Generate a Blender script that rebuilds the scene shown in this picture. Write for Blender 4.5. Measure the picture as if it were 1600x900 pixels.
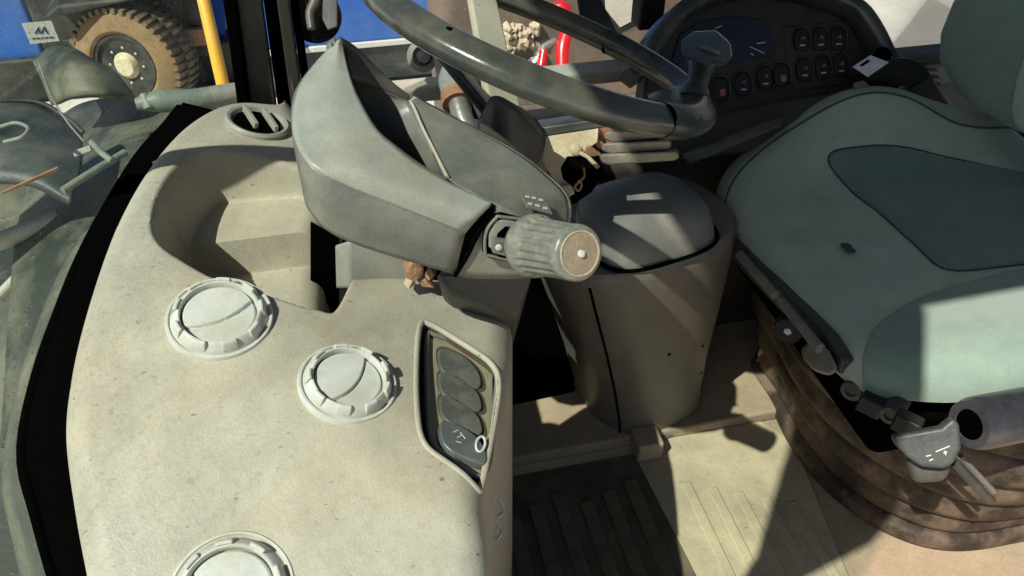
import bpy, bmesh, math, random
import numpy as np
from mathutils import Vector, Matrix
random.seed(7); rng=np.random.default_rng(7)
R=math.radians
for o in list(bpy.data.objects): bpy.data.objects.remove(o)
sc=bpy.context.scene; C=sc.collection
# ---------------------------------------------------------------- camera
F=1230.; PITCH=40.; YAW=12.7; CAMZ=1.2
cd=bpy.data.cameras.new('camera'); cam=bpy.data.objects.new('camera',cd); C.objects.link(cam)
cd.sensor_width=36; cd.lens=F/1600*36; cd.clip_start=.02; cd.clip_end=500
cam.location=(0,0,CAMZ); cam.rotation_euler=(R(90-PITCH),0,R(-YAW)); sc.camera=cam
# ---------------------------------------------------------------- light
SUN_AZ=57.   # direction the light travels, clockwise from +Y
SUN_EL=52.
w=bpy.data.worlds.new('World'); sc.world=w; w.use_nodes=True
nt=w.node_tree; nt.nodes.clear()
out=nt.nodes.new('ShaderNodeOutputWorld'); bg=nt.nodes.new('ShaderNodeBackground'); sky=nt.nodes.new('ShaderNodeTexSky')
sky.sky_type='NISHITA'; sky.sun_disc=False; sky.sun_elevation=R(SUN_EL); sky.sun_rotation=R(SUN_AZ+180)
sky.dust_density=1.5
bg.inputs[1].default_value=.05
nt.links.new(sky.outputs[0],bg.inputs[0]); nt.links.new(bg.outputs[0],out.inputs[0])
ld=bpy.data.lights.new('sun','SUN'); sun=bpy.data.objects.new('sun',ld); C.objects.link(sun)
ld.energy=5; ld.angle=R(.53); ld.color=(1,.94,.84)
dl=Vector((math.sin(R(SUN_AZ))*math.cos(R(SUN_EL)),math.cos(R(SUN_AZ))*math.cos(R(SUN_EL)),-math.sin(R(SUN_EL))))
sun.rotation_euler=dl.to_track_quat('-Z','Y').to_euler()
vs=sc.view_settings; vs.view_transform='Standard'; vs.look='None'; vs.gamma=1; vs.exposure=.34; vs.use_curve_mapping=False
# ---------------------------------------------------------------- unprojection helpers (give real positions in the cab, metres)
_p=R(PITCH); _a=R(YAW)
fwd=np.array([math.sin(_a)*math.cos(_p),math.cos(_a)*math.cos(_p),-math.sin(_p)])
rgt=np.array([math.cos(_a),-math.sin(_a),0.]); upv=np.cross(rgt,fwd); CP=np.array([0,0,CAMZ])
def ray(x,y): return fwd+rgt*((x-800)/F)+upv*((450-y)/F)
def PZ(x,y,z): d=ray(x,y); return CP+d*((z-CAMZ)/d[2])
def PY(x,y,yy): d=ray(x,y); return CP+d*(yy/d[1])
def PX(x,y,xx): d=ray(x,y); return CP+d*(xx/d[0])
def PW(x,y,w): return CP+ray(x,y)*w
class Pl:
    def __init__(s,o,n,up=(0,0,1)):
        s.o=np.array(o,float); s.n=np.array(n,float); s.n/=np.linalg.norm(s.n)
        u=np.cross(np.array(up,float),s.n); s.u=u/np.linalg.norm(u); s.v=np.cross(s.n,s.u)
    def hit(s,x,y,off=0): d=ray(x,y); t=((s.o+s.n*off-CP)@s.n)/(d@s.n); return CP+d*t
    def at(s,a,b,off=0): return s.o+s.u*a+s.v*b+s.n*off
# ---------------------------------------------------------------- materials
def mat(name,base,rough=.55,dust=None,amt=.3,scale=14,bump=.12,fine=260,metal=0,spots=0,spec=.4,fabric=False,stretch=(1,1,1),coat=0,darkspots=None,grain=.5):
    m=bpy.data.materials.new(name); m.use_nodes=True; t=m.node_tree; N=t.nodes; L=t.links
    b=N['Principled BSDF']; tc=N.new('ShaderNodeTexCoord')
    mp=N.new('ShaderNodeMapping'); mp.inputs['Scale'].default_value=stretch; L.new(tc.outputs['Object'],mp.inputs[0])
    co=mp.outputs[0]
    def noise(s,d=4,r=.6,v=co):
        n=N.new('ShaderNodeTexNoise'); n.inputs['Scale'].default_value=s; n.inputs['Detail'].default_value=d; n.inputs['Roughness'].default_value=r; L.new(v,n.inputs['Vector']); return n
    def ramp(a,bb,src,ca=(0,0,0,1),cb=(1,1,1,1)):
        r=N.new('ShaderNodeValToRGB'); r.color_ramp.elements[0].position=a; r.color_ramp.elements[1].position=bb
        r.color_ramp.elements[0].color=ca; r.color_ramp.elements[1].color=cb; L.new(src,r.inputs[0]); return r
    def mix(f,a,c,mode='MIX'):
        x=N.new('ShaderNodeMix'); x.data_type='RGBA'; x.blend_type=mode
        if isinstance(f,(int,float)): x.inputs[0].default_value=f
        else: L.new(f,x.inputs[0])
        for i,v in ((6,a),(7,c)):
            if isinstance(v,tuple): x.inputs[i].default_value=(*v,1) if len(v)==3 else v
            else: L.new(v,x.inputs[i])
        return x.outputs[2]
    def mul(a,k):
        x=N.new('ShaderNodeMath'); x.operation='MULTIPLY'; x.use_clamp=True; L.new(a,x.inputs[0]); x.inputs[1].default_value=k; return x.outputs[0]
    col=base
    n1=noise(scale,6,.65)
    if dust is not None:
        r1=ramp(.42,.62,n1.outputs[0]); col=mix(mul(r1.outputs[0],amt),base,dust)
    n2=noise(fine,2,.5); r2=ramp(.3,.7,n2.outputs[0],(.86,.86,.86,1),(1.1,1.1,1.1,1))
    col=mix(grain,col,r2.outputs[0],'MULTIPLY')
    n3=noise(scale*4.3,5,.7); r3=ramp(.35,.65,n3.outputs[0],(.84,.84,.83,1),(1.08,1.08,1.08,1)); col=mix(.6,col,r3.outputs[0],'MULTIPLY')
    if spots:
        mp2=N.new('ShaderNodeMapping'); mp2.inputs['Scale'].default_value=(1,2.4,1.4); mp2.inputs['Rotation'].default_value=(0,0,.9); L.new(tc.outputs['Object'],mp2.inputs[0])
        n4=noise(scale*7,3,.6,mp2.outputs[0]); r4=ramp(.69,.76,n4.outputs[0]); col=mix(mul(r4.outputs[0],spots),col,darkspots or (.09,.075,.055))
        n5=noise(scale*13,2,.6,mp2.outputs[0]); r5=ramp(.69,.76,n5.outputs[0]); col=mix(mul(r5.outputs[0],spots*1.1),col,darkspots or (.07,.06,.05))
    L.new(col,b.inputs['Base Color']) if not isinstance(col,tuple) else None
    rr=ramp(.3,.7,n1.outputs[0],(rough*.85,)*3+(1,),(min(1,rough*1.2),)*3+(1,)); L.new(rr.outputs[0],b.inputs['Roughness'])
    b.inputs['Metallic'].default_value=metal; b.inputs['Specular IOR Level'].default_value=spec
    if coat: b.inputs['Coat Weight'].default_value=coat; b.inputs['Coat Roughness'].default_value=.25
    h=n2.outputs[0]
    if fabric:
        wv=N.new('ShaderNodeTexWave'); wv.inputs['Scale'].default_value=230; wv.inputs['Distortion'].default_value=1.5; L.new(co,wv.inputs[0])
        wv2=N.new('ShaderNodeTexWave'); wv2.bands_direction='Y'; wv2.inputs['Scale'].default_value=230; wv2.inputs['Distortion'].default_value=1.5; L.new(co,wv2.inputs[0])
        ad=N.new('ShaderNodeMath'); ad.operation='MULTIPLY'; L.new(wv.outputs[1],ad.inputs[0]); L.new(wv2.outputs[1],ad.inputs[1]); h=ad.outputs[0]
        b.inputs['Sheen Weight'].default_value=.35; b.inputs['Sheen Roughness'].default_value=.5
    bp=N.new('ShaderNodeBump'); bp.inputs['Strength'].default_value=bump; bp.inputs['Distance'].default_value=.0015; L.new(h,bp.inputs['Height'])
    bp2=N.new('ShaderNodeBump'); bp2.inputs['Strength'].default_value=bump*.8; bp2.inputs['Distance'].default_value=.003; L.new(n3.outputs[0],bp2.inputs['Height']); L.new(bp.outputs[0],bp2.inputs['Normal'])
    L.new(bp2.outputs[0],b.inputs['Normal'])
    return m
def glassmat(name,dustc=(.5,.55,.5),dust=.12,refl=.12,tint=(.85,.95,.9),streak=1):
    m=bpy.data.materials.new(name); m.use_nodes=True; t=m.node_tree; N=t.nodes; L=t.links; N.clear()
    o=N.new('ShaderNodeOutputMaterial'); tr=N.new('ShaderNodeBsdfTransparent'); tr.inputs[0].default_value=(*tint,1)
    gl=N.new('ShaderNodeBsdfGlossy'); gl.inputs['Roughness'].default_value=.04
    df=N.new('ShaderNodeBsdfDiffuse'); df.inputs[0].default_value=(*dustc,1)
    tc=N.new('ShaderNodeTexCoord'); n=N.new('ShaderNodeTexNoise'); n.inputs['Scale'].default_value=9; n.inputs['Detail'].default_value=8; n.inputs['Roughness'].default_value=.7; L.new(tc.outputs['Object'],n.inputs[0])
    mp=N.new('ShaderNodeMapping'); mp.inputs['Scale'].default_value=(6,6,.35); mp.inputs['Rotation'].default_value=(.1,.35,0); L.new(tc.outputs['Object'],mp.inputs[0])
    n2=N.new('ShaderNodeTexNoise'); n2.inputs['Scale'].default_value=16; n2.inputs['Detail'].default_value=3; L.new(mp.outputs[0],n2.inputs[0])
    n3=N.new('ShaderNodeTexNoise'); n3.inputs['Scale'].default_value=240; n3.inputs['Detail'].default_value=2; L.new(tc.outputs['Object'],n3.inputs[0])
    def ramp(a,b,s,k):
        r=N.new('ShaderNodeMapRange'); r.inputs[1].default_value=a; r.inputs[2].default_value=b; r.inputs[4].default_value=k; L.new(s,r.inputs[0]); return r.outputs[0]
    def add(a,b):
        x=N.new('ShaderNodeMath'); x.operation='ADD'; L.new(a,x.inputs[0]); L.new(b,x.inputs[1]); return x.outputs[0]
    f=add(add(ramp(.38,.68,n.outputs[0],dust*1.3),ramp(.52,.72,n2.outputs[0],dust*1.4*streak)),ramp(.60,.70,n3.outputs[0],dust*2.2))
    fr=N.new('ShaderNodeFresnel'); fr.inputs[0].default_value=1.45
    fm=N.new('ShaderNodeMath'); fm.operation='MULTIPLY'; fm.use_clamp=True; L.new(fr.outputs[0],fm.inputs[0]); fm.inputs[1].default_value=refl*8
    m1=N.new('ShaderNodeMixShader'); L.new(fm.outputs[0],m1.inputs[0]); L.new(tr.outputs[0],m1.inputs[1]); L.new(gl.outputs[0],m1.inputs[2])
    m2=N.new('ShaderNodeMixShader'); L.new(f,m2.inputs[0]); L.new(m1.outputs[0],m2.inputs[1]); L.new(df.outputs[0],m2.inputs[2])
    L.new(m2.outputs[0],o.inputs[0]); return m
M={}
M['beige']=mat('beige_dusty_plastic',(.45,.422,.35),.52,(.45,.375,.26),.5,5,.25,420,spots=.55,spec=.35)
M['greylt2']=mat('weathered_green_grey_paint',(.16,.19,.165),.5,(.25,.25,.19),.5,8,.2,80)
M['frame']=mat('weathered_screen_frame',(.05,.062,.05),.5,(.20,.19,.125),.7,5,.3,200,spots=.4,darkspots=(.3,.28,.2))
M['white']=mat('white_vent_plastic',(.60,.61,.575),.5,(.48,.42,.31),.55,16,.05,300,spec=.35,grain=.15)
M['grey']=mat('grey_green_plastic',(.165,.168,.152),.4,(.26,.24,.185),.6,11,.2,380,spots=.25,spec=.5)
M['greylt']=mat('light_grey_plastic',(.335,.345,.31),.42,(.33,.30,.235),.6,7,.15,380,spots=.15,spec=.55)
M['cover']=mat('cover_grey_plastic',(.17,.172,.158),.35,(.26,.23,.18),.3,10,.14,400,spots=.2,spec=.5)
M['cone']=mat('pedestal_brown_grey_plastic',(.14,.127,.107),.45,(.21,.18,.14),.5,9,.2,380,spots=.4,spec=.4)
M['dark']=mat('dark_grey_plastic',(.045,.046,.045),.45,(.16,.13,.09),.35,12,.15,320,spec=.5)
M['console']=mat('console_dark_plastic',(.036,.031,.026),.55,(.08,.06,.042),.45,8,.18,320,spec=.45)
M['black']=mat('black_rubber',(.012,.012,.013),.5,(.05,.045,.04),.2,20,.1,200,spec=.4)
M['frit']=mat('black_seal',(.002,.002,.002),1,None,0,10,.05,200,spec=0)
M['rim']=mat('wheel_rim_plastic',(.05,.056,.052),.22,(.16,.145,.11),.4,16,.07,420,spec=.6,coat=.25)
M['grip']=mat('wheel_grip_dark',(.026,.032,.032),.27,(.16,.15,.12),.3,16,.06,420,spec=.6,coat=.2)
M['knob']=mat('knob_grey_rubber',(.17,.18,.165),.32,(.40,.35,.25),.4,60,.12,500,spec=.5)
M['knobcap']=mat('knob_cap_dusty',(.30,.24,.17),.6,(.42,.30,.19),.6,60,.15,500)
M['fab']=mat('seat_fabric_grey_green',(.38,.475,.39),.9,(.41,.44,.33),.6,5,.35,500,spec=.15,fabric=True,spots=.12)
M['fabdark']=mat('seat_fabric_teal',(.14,.205,.20),.92,(.18,.24,.21),.5,6,.4,500,spec=.12,fabric=True)
M['fabbol']=mat('seat_fabric_bolster',(.24,.33,.275),.92,(.27,.33,.25),.5,6,.35,500,spec=.12,fabric=True)
M['floor']=mat('cab_floor_mat',(.52,.445,.30),.75,(.34,.31,.22),.8,5,.4,160,spots=.5,spec=.25)
M['floorshade']=mat('shade_toned_rubber_mat',(.085,.078,.058),.7,(.20,.17,.11),.7,6,.4,160,spots=.4,spec=.3)  # dash shade on the floor put into the mat colour
M['floordirt']=mat('cab_floor_dusty',(.36,.29,.20),.85,(.46,.34,.23),.6,7,.4,160,spots=.25,spec=.2)
M['bellow']=mat('seat_bellows_brown',(.045,.034,.027),.6,(.27,.19,.13),.7,11,.5,200,spots=.3,spec=.25)
M['dustmetal']=mat('dusty_cream_metal',(.52,.44,.31),.7,(.45,.30,.17),.6,30,.3,260,spots=.5)
M['rust']=mat('rusty_metal',(.30,.15,.08),.8,(.45,.30,.18),.6,40,.4,200)
M['steel']=mat('worn_steel',(.35,.35,.34),.35,(.25,.2,.14),.4,40,.2,200,metal=.6)
M['ramgrey']=mat('cast_grey_metal',(.22,.235,.24),.5,(.30,.29,.26),.5,60,.6,120,spots=.3)
M['red']=mat('red_paint',(.62,.008,.012),.3,(.4,.05,.04),.2,30,.05,200,spec=.6,coat=.4)
M['blue']=mat('blue_painted_metal',(.025,.13,.50),.45,(.10,.20,.42),.5,3,.08,60,spots=.25,darkspots=(.05,.07,.1))
M['yellow']=mat('yellow_painted_metal',(.62,.36,.035),.45,(.5,.35,.12),.4,5,.08,60)
M['lime']=mat('lime_yellow_paint',(.70,.72,.04),.5,(.6,.6,.2),.3,5,.05,60)
M['tyre']=mat('dusty_tyre_rubber',(.07,.065,.055),.85,(.30,.20,.11),.8,3,.4,60,spec=.2)
M['tyreside']=mat('dusty_tyre_sidewall',(.25,.165,.09),.9,(.33,.22,.12),.6,4,.3,60,spec=.15)
M['chassis']=mat('dark_machine_metal',(.016,.018,.018),.6,(.085,.085,.07),.8,3.5,.6,30,spots=.6,darkspots=(.2,.17,.12))
M['hubcream']=mat('cream_hub_paint',(.62,.56,.38),.6,(.4,.28,.14),.4,20,.2,60)
M['olive']=mat('olive_grey_panel',(.022,.030,.024),.55,(.16,.16,.11),.8,3.2,.6,40,spots=.6,darkspots=(.30,.27,.2))
M['slate']=mat('slate_grey_panel',(.018,.026,.03),.5,(.11,.12,.11),.75,4,.5,50,spots=.5,darkspots=(.2,.2,.18))
M['ground']=mat('dusty_concrete_ground',(.62,.605,.56),.9,(.54,.49,.41),.5,.7,.4,30,spots=.15,spec=.2)
M['palesill']=mat('pale_sill_metal',(.42,.42,.38),.6,(.45,.37,.26),.5,9,.2,200,spots=.3)
M['label']=mat('white_label',(.55,.58,.64),.5,None,0,20,.03,200)
M['ink']=mat('dark_ink',(.02,.06,.09),.6,None,0,20,.02,200)
M['paddle']=mat('worn_paddle_plastic',(.05,.056,.056),.42,(.12,.115,.10),.3,20,.15,300)
M['seam']=mat('seam_thread',(.05,.075,.065),.9,None,0,20,.1,300)
M['pad']=mat('dark_blue_grey_vinyl',(.022,.025,.033),.3,(.11,.10,.095),.4,14,.15,300,spec=.6)
M['wallshade']=mat('shaded_recess_plastic',(.09,.065,.045),.6,(.14,.10,.07),.5,14,.15,300)  # recess shade put into a dark brown colour
M['switch']=mat('switch_dark_grey',(.095,.10,.09),.5,(.2,.19,.15),.5,30,.2,400)
M['switchlt']=mat('switch_blue_grey',(.10,.115,.12),.35,(.2,.19,.15),.3,30,.15,400,spec=.6)
M['fold']=mat('dusty_rubber_fold',(.24,.225,.19),.6,(.45,.36,.25),.6,20,.2,300)
M['panel']=mat('olive_beige_panel',(.27,.25,.185),.5,(.34,.29,.20),.5,14,.2,400)
M['pale']=mat('pale_print',(.62,.62,.58),.6,None,0,20,.02,200)
M['pink']=mat('faded_red_lens',(.42,.12,.11),.4,None,0,20,.02,200)
M['screen']=mat('dark_display_lens',(.006,.012,.028),.25,(.02,.03,.05),.5,8,.0,200,spec=.6)
M['glass']=glassmat('dusty_windscreen_glass',dust=.17,streak=.25)
M['glassclear']=glassmat('side_window_glass',dust=.015,refl=.1,tint=(.97,.985,.975),streak=.3)
M['beltlatch']=mat('grey_buckle',(.13,.125,.12),.5,(.2,.17,.13),.4,20,.1,300)
M['bank']=mat('dusty_brown_bank',(.16,.125,.10),.9,(.30,.21,.15),.7,3,.5,40,spots=.4,darkspots=(.4,.35,.28))
M['cream']=mat('dusty_rock_cream',(.50,.43,.34),.9,(.45,.33,.2),.5,14,.5,60)
# ---------------------------------------------------------------- object helpers
WL={}   # world location of each object
def thing(name,label,cat,loc=(0,0,0),group=None,kind=None):
    o=bpy.data.objects.new(name,None); C.objects.link(o); o.location=loc; o.empty_display_size=.05
    WL[o]=np.array(loc,float); tag(o,label,cat,group,kind); return o
def tag(o,label=None,cat=None,group=None,kind=None):
    if label:o['label']=label
    if cat:o['category']=cat
    if group:o['group']=group
    if kind:o['kind']=kind
    return o
def mesh(name,vs_,fs,m,parent=None,smooth=True,angle=35,bev=0,bseg=3,solid=0,soff=-1,sub=0,label=None,recalc=True):
    V=np.array(vs_,float); c=(V.max(0)+V.min(0))/2
    me=bpy.data.meshes.new(name); me.from_pydata((V-c).tolist(),[],[list(map(int,f)) for f in fs])
    if recalc:
        bm=bmesh.new(); bm.from_mesh(me); bmesh.ops.recalc_face_normals(bm,faces=bm.faces); bm.to_mesh(me); bm.free()
    me.materials.append(m)
    o=bpy.data.objects.new(name,me); C.objects.link(o); WL[o]=c
    if parent is not None: o.parent=parent; o.location=c-WL[parent]
    else: o.location=c
    if smooth:
        for p in me.polygons: p.use_smooth=True
        if angle<180: me.set_sharp_from_angle(angle=R(angle))
    if solid:
        s=o.modifiers.new('solid','SOLIDIFY'); s.thickness=solid; s.offset=soff
    if bev:
        b=o.modifiers.new('bevel','BEVEL'); b.width=bev; b.segments=bseg; b.limit_method='ANGLE'; b.angle_limit=R(30); b.harden_normals=False
        for p in me.polygons: p.use_smooth=True
        for e in me.edges: e.use_edge_sharp=False
        wn=o.modifiers.new('wn','WEIGHTED_NORMAL'); wn.keep_sharp=False
    if sub:
        s=o.modifiers.new('sub','SUBSURF'); s.levels=s.render_levels=sub
    if label:o['label']=label
    return o
def cr(P,n,closed=False):
    P=np.array(P,float); k=len(P)
    if closed: t=np.linspace(0,k,n,endpoint=False)
    else: t=np.linspace(0,k-1,n)
    i=np.minimum(t.astype(int),k-1 if closed else k-2); f=(t-i)[:,None]
    if closed: a,b,c,d=[P[(i+j)%k] for j in(-1,0,1,2)]
    else:
        E=np.vstack([2*P[0]-P[1],P,2*P[-1]-P[-2]]); a,b,c,d=[E[i+j] for j in(0,1,2,3)]
    return .5*((2*b)+(-a+c)*f+(2*a-5*b+4*c-d)*f**2+(-a+3*b-3*c+d)*f**3)
def gridfaces(nv,nu): return [(j*nu+i,j*nu+i+1,(j+1)*nu+i+1,(j+1)*nu+i) for j in range(nv-1) for i in range(nu-1)]
def patch(name,rows,m,parent,nu=40,nv=12,lin=False,solid=.004,soff=-1,**k):
    A=np.array([cr(r,nu) for r in rows])
    if lin:
        t=np.linspace(0,len(rows)-1,nv); i=np.minimum(t.astype(int),len(rows)-2); f=(t-i)[:,None,None]; G=A[i]*(1-f)+A[i+1]*f
    else: G=cr(A.reshape(len(rows),-1),nv).reshape(nv,nu,3)
    V=G.reshape(-1,3); fs=gridfaces(nv,nu)
    # orient towards the open side (up / towards the door) so thickness goes inward
    n=np.cross(G[0,-1]-G[0,0],G[-1,0]-G[0,0]); mid=V.mean(0)
    if n@(CP-mid)<0: fs=[f[::-1] for f in fs]
    return mesh(name,V,fs,m,parent,solid=solid,soff=soff,recalc=False,**k)
def plate(name,pts,n,th,m,parent,bev=0,**k):
    P=np.array(pts,float); n=np.array(n,float); n/=np.linalg.norm(n); N=len(P)
    V=np.vstack([P,P-n*th]); fs=[tuple(range(N)),tuple(range(2*N-1,N-1,-1))]+[(i,(i+1)%N,N+(i+1)%N,N+i) for i in range(N)]
    return mesh(name,V,fs,m,parent,bev=bev,**k)
def hull(name,pts,m,parent,bev=.004,bseg=3,**k):
    bm=bmesh.new()
    for p in pts: bm.verts.new(p)
    r=bmesh.ops.convex_hull(bm,input=bm.verts)
    bmesh.ops.delete(bm,geom=[v for v in bm.verts if not v.link_faces],context='VERTS')
    bmesh.ops.dissolve_limit(bm,angle_limit=R(6),verts=bm.verts,edges=bm.edges)
    bm.verts.index_update(); V=[tuple(v.co) for v in bm.verts]; fs=[[v.index for v in f.verts] for f in bm.faces]; bm.free()
    return mesh(name,V,fs,m,parent,bev=bev,bseg=bseg,**k)
def box(name,c,s,m,parent,bev=.003,rot=None,**k):
    c=np.array(c,float); Q=np.array([(x,y,z) for x in(-.5,.5) for y in(-.5,.5) for z in(-.5,.5)])*np.array(s)
    if rot is not None: Q=Q@np.array(rot).T
    fs=[(0,1,3,2),(4,6,7,5),(0,4,5,1),(2,3,7,6),(0,2,6,4),(1,5,7,3)]
    return mesh(name,Q+c,fs,m,parent,bev=bev,**k)
def frame_from(axis,up=(0,0,1)):
    z=np.array(axis,float); z/=np.linalg.norm(z); u=np.array(up,float)
    if abs(z@u)>.95: u=np.array([1,0,0.])
    x=np.cross(u,z); x/=np.linalg.norm(x); return np.stack([x,np.cross(z,x),z],1)
def tube(name,P,r,m,parent,seg=16,n=None,caps=True,closed=False,prof=None,**k):
    P=cr(P,n,closed) if n else np.array(P,float); K=len(P)
    r=np.interp(np.linspace(0,1,K),np.linspace(0,1,len(r)),r) if hasattr(r,'__len__') else np.full(K,r)
    V=[]; X=None; th=np.linspace(0,2*math.pi,seg,endpoint=False)
    for i in range(K):
        t=(P[(i+1)%K]-P[i-1]) if closed else P[min(i+1,K-1)]-P[max(i-1,0)]
        t=t/np.linalg.norm(t)
        if X is None: X=frame_from(t)[:,0]
        X=X-t*(X@t); X/=np.linalg.norm(X); Y=np.cross(t,X)
        for a in th: V.append(P[i]+r[i]*(math.cos(a)*X+math.sin(a)*Y))
    rr=range(K) if closed else range(K-1)
    fs=[(i*seg+j,i*seg+(j+1)%seg,((i+1)%K)*seg+(j+1)%seg,((i+1)%K)*seg+j) for i in rr for j in range(seg)]
    if caps and not closed: fs+=[tuple(range(seg))[::-1],tuple(range((K-1)*seg,K*seg))]
    return mesh(name,V,fs,m,parent,angle=50,**k)
def lathe(name,prof,o,axis,m,parent,seg=48,mod=None,angle=40,up=(0,0,1),caps=True,**k):
    """prof: (radius, height along axis); mod(a,i)->radius factor"""
    Fm=frame_from(axis,up); V=[]
    for i,(r,h) in enumerate(prof):
        for j in range(seg):
            a=2*math.pi*j/seg; q=r*(mod(a,i) if mod else 1); V.append(np.array(o)+Fm@np.array([q*math.cos(a),q*math.sin(a),h]))
    K=len(prof); fs=[(i*seg+j,i*seg+(j+1)%seg,(i+1)*seg+(j+1)%seg,(i+1)*seg+j) for i in range(K-1) for j in range(seg)]
    if caps: fs+=[tuple(range(seg))[::-1],tuple(range((K-1)*seg,K*seg))]
    return mesh(name,V,fs,m,parent,angle=angle,**k)
def sdf(poly,X,Y):
    """signed distance (negative inside) and nearest boundary point"""
    P=np.stack([X.ravel(),Y.ravel()],1); A=np.array(poly); B=np.roll(A,-1,0)
    best=np.full(len(P),1e9); Q=np.zeros_like(P); ins=np.zeros(len(P),bool)
    for a,b in zip(A,B):
        d=b-a; t=np.clip(((P-a)@d)/max(d@d,1e-12),0,1); q=a+t[:,None]*d; e=((P-q)**2).sum(1); s=e<best; best[s]=e[s]; Q[s]=q[s]
        c=((a[1]>P[:,1])!=(b[1]>P[:,1])); 
        if abs(b[1]-a[1])>1e-12: ins^=c&(P[:,0]<(b[0]-a[0])*(P[:,1]-a[1])/(b[1]-a[1])+a[0])
    s=np.sqrt(best); s[ins]*=-1
    return s.reshape(X.shape),Q[:,0].reshape(X.shape),Q[:,1].reshape(X.shape)
def surf(poly,zf,r,K=4.,D=9.,tuck=0):
    def f(X,Y,lift=0):
        sd,QX,QY=sdf(poly,X,Y); s=-sd; nx=np.where(np.abs(s)>1e-6,(X-QX)/np.where(np.abs(s)>1e-6,s,1),0); ny=np.where(np.abs(s)>1e-6,(Y-QY)/np.where(np.abs(s)>1e-6,s,1),0)
        th=np.clip((r-s)/r,0,math.pi/2); inset=np.where(s<r,r-r*np.sin(th),s)
        x=QX+nx*inset; y=QY+ny*inset; z=zf(x,y)-np.where(s<r,r-r*np.cos(th),0)
        ex=np.clip(r*(1-math.pi/2)-s,0,None); z=z-np.minimum(ex*K,D); tk=np.clip((ex*K-D)/K,0,.012)*6*(1 if tuck else 0); x=x+nx*tk; y=y+ny*tk
        if not np.isscalar(lift) or lift:
            z=z+lift*np.cos(th); x=x-nx*lift*np.sin(th); y=y-ny*lift*np.sin(th)
        return x,y,z
    return f
def sheet(name,f,x0,x1,y0,y1,res,m,parent,keep=None,lift=None,allq=False,**k):
    xs=np.arange(x0,x1+res,res); ys=np.arange(y0,y1+res,res); X,Y=np.meshgrid(xs,ys)
    x,y,z=f(X,Y,lift(X,Y) if lift else 0)
    V=np.stack([x,y,z],-1).reshape(-1,3); nu=len(xs); fs=gridfaces(len(ys),nu)
    if keep is not None:
        kk=keep(X,Y).ravel(); fs=[q for q in fs if (all(kk[i] for i in q) if allq else (kk[q[0]] or kk[q[2]]))]
        used=np.unique(np.array(fs)); mp=-np.ones(len(V),int); mp[used]=np.arange(len(used)); V=V[used]; fs=[[mp[i] for i in q] for q in fs]
    return mesh(name,V,fs,m,parent,recalc=False,angle=k.pop('angle',60),**k)
def sstep(t): t=np.clip(t,0,1); return t*t*(3-2*t)
def tps(pts,lam=1e-4):
    P=np.array(pts); n=len(P); d=np.sqrt(((P[:,None,:2]-P[None,:,:2])**2).sum(-1)); K=np.where(d>0,d*d*np.log(np.maximum(d,1e-9)),0)+lam*np.eye(n)
    Q=np.hstack([np.ones((n,1)),P[:,:2]]); A=np.block([[K,Q],[Q.T,np.zeros((3,3))]]); s=np.linalg.solve(A,np.concatenate([P[:,2],[0,0,0]]))
    def f(x,y):
        sh=np.shape(x); X=np.ravel(x); Y=np.ravel(y); D=np.sqrt((X[:,None]-P[None,:,0])**2+(Y[:,None]-P[None,:,1])**2)
        Kk=np.where(D>0,D*D*np.log(np.maximum(D,1e-9)),0); return (Kk@s[:n]+s[n]+s[n+1]*X+s[n+2]*Y).reshape(sh)
    return f
def copy_tree(o,parent=None):
    c=o.copy(); C.objects.link(c); WL[c]=WL[o]
    if parent is not None: c.parent=parent
    for ch in list(o.children): copy_tree(ch,c)
    return c
#PARTS
# ================================================================ OUTSIDE
GZ=-1.2
gr=mesh('ground',[(-60,-60,GZ),(60,-60,GZ),(60,60,GZ),(-60,60,GZ)],[(0,1,2,3)],M['ground'],smooth=False); tag(gr,kind='structure')
# parked blue machine seen through the glass
def wheel(parent,c,r,wd,axis,tread=30,name='wheel'):
    Fm=frame_from(axis)
    ty=lathe(name,[(r*.60,-wd*.5),(r*.66,-wd*.56),(r*.93,-wd*.52),(r,-wd*.42),(r,wd*.42),(r*.93,wd*.52),(r*.66,wd*.56),(r*.60,wd*.5)],c,axis,M['tyreside'],parent,seg=64,caps=False,solid=.01)
    for i in range(tread):
        a=2*math.pi*i/tread
        for s in(-1,1):
            p=np.array(c)+Fm@np.array([r*1.005*math.cos(a+.03*s),r*1.005*math.sin(a+.03*s),s*wd*.25])
            rad=Fm@np.array([math.cos(a),math.sin(a),0]); ax=Fm[:,2]; tn=np.cross(ax,rad)
            box('tread_lug',p,(wd*.55,r*.075,r*.09),M['tyre'],ty,bev=0,rot=np.stack([ax,tn,rad],1))
    lathe('rim',[(r*.61,wd*.42),(r*.58,wd*.50),(r*.53,wd*.50),(r*.48,wd*.22),(.05,wd*.20)],c,axis,M['chassis'],ty,seg=48)
    lathe('hub',[(r*.26,wd*.2),(r*.26,wd*.40),(r*.17,wd*.55),(.01,wd*.56)],c,axis,M['hubcream'],ty,seg=24)
    for i in range(8):
        a=2*math.pi*i/8; p=np.array(c)+Fm@np.array([r*.33*math.cos(a),r*.33*math.sin(a),wd*.2]); lathe('wheel_nut',[(r*.035,-.01),(r*.035,.05),(r*.02,.055)],p,axis,M['hubcream'],ty,seg=6)
    return ty
wc=PW(212,94,4.9)
pm=thing('parked_machine','blue parked machine with a dusty narrow wheel seen through the windscreen','machine',(wc[0],wc[1],GZ))
wheel(pm,wc,.33,.24,(-.38,-1,.10),tread=42)
y0=wc[1]
hull('chassis',[(x,y,z) for x in(wc[0]-.55,wc[0]+.42) for y in(y0+.15,y0+1.0) for z in(GZ+.25,GZ+2.0)],M['chassis'],pm,bev=.03)
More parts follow.
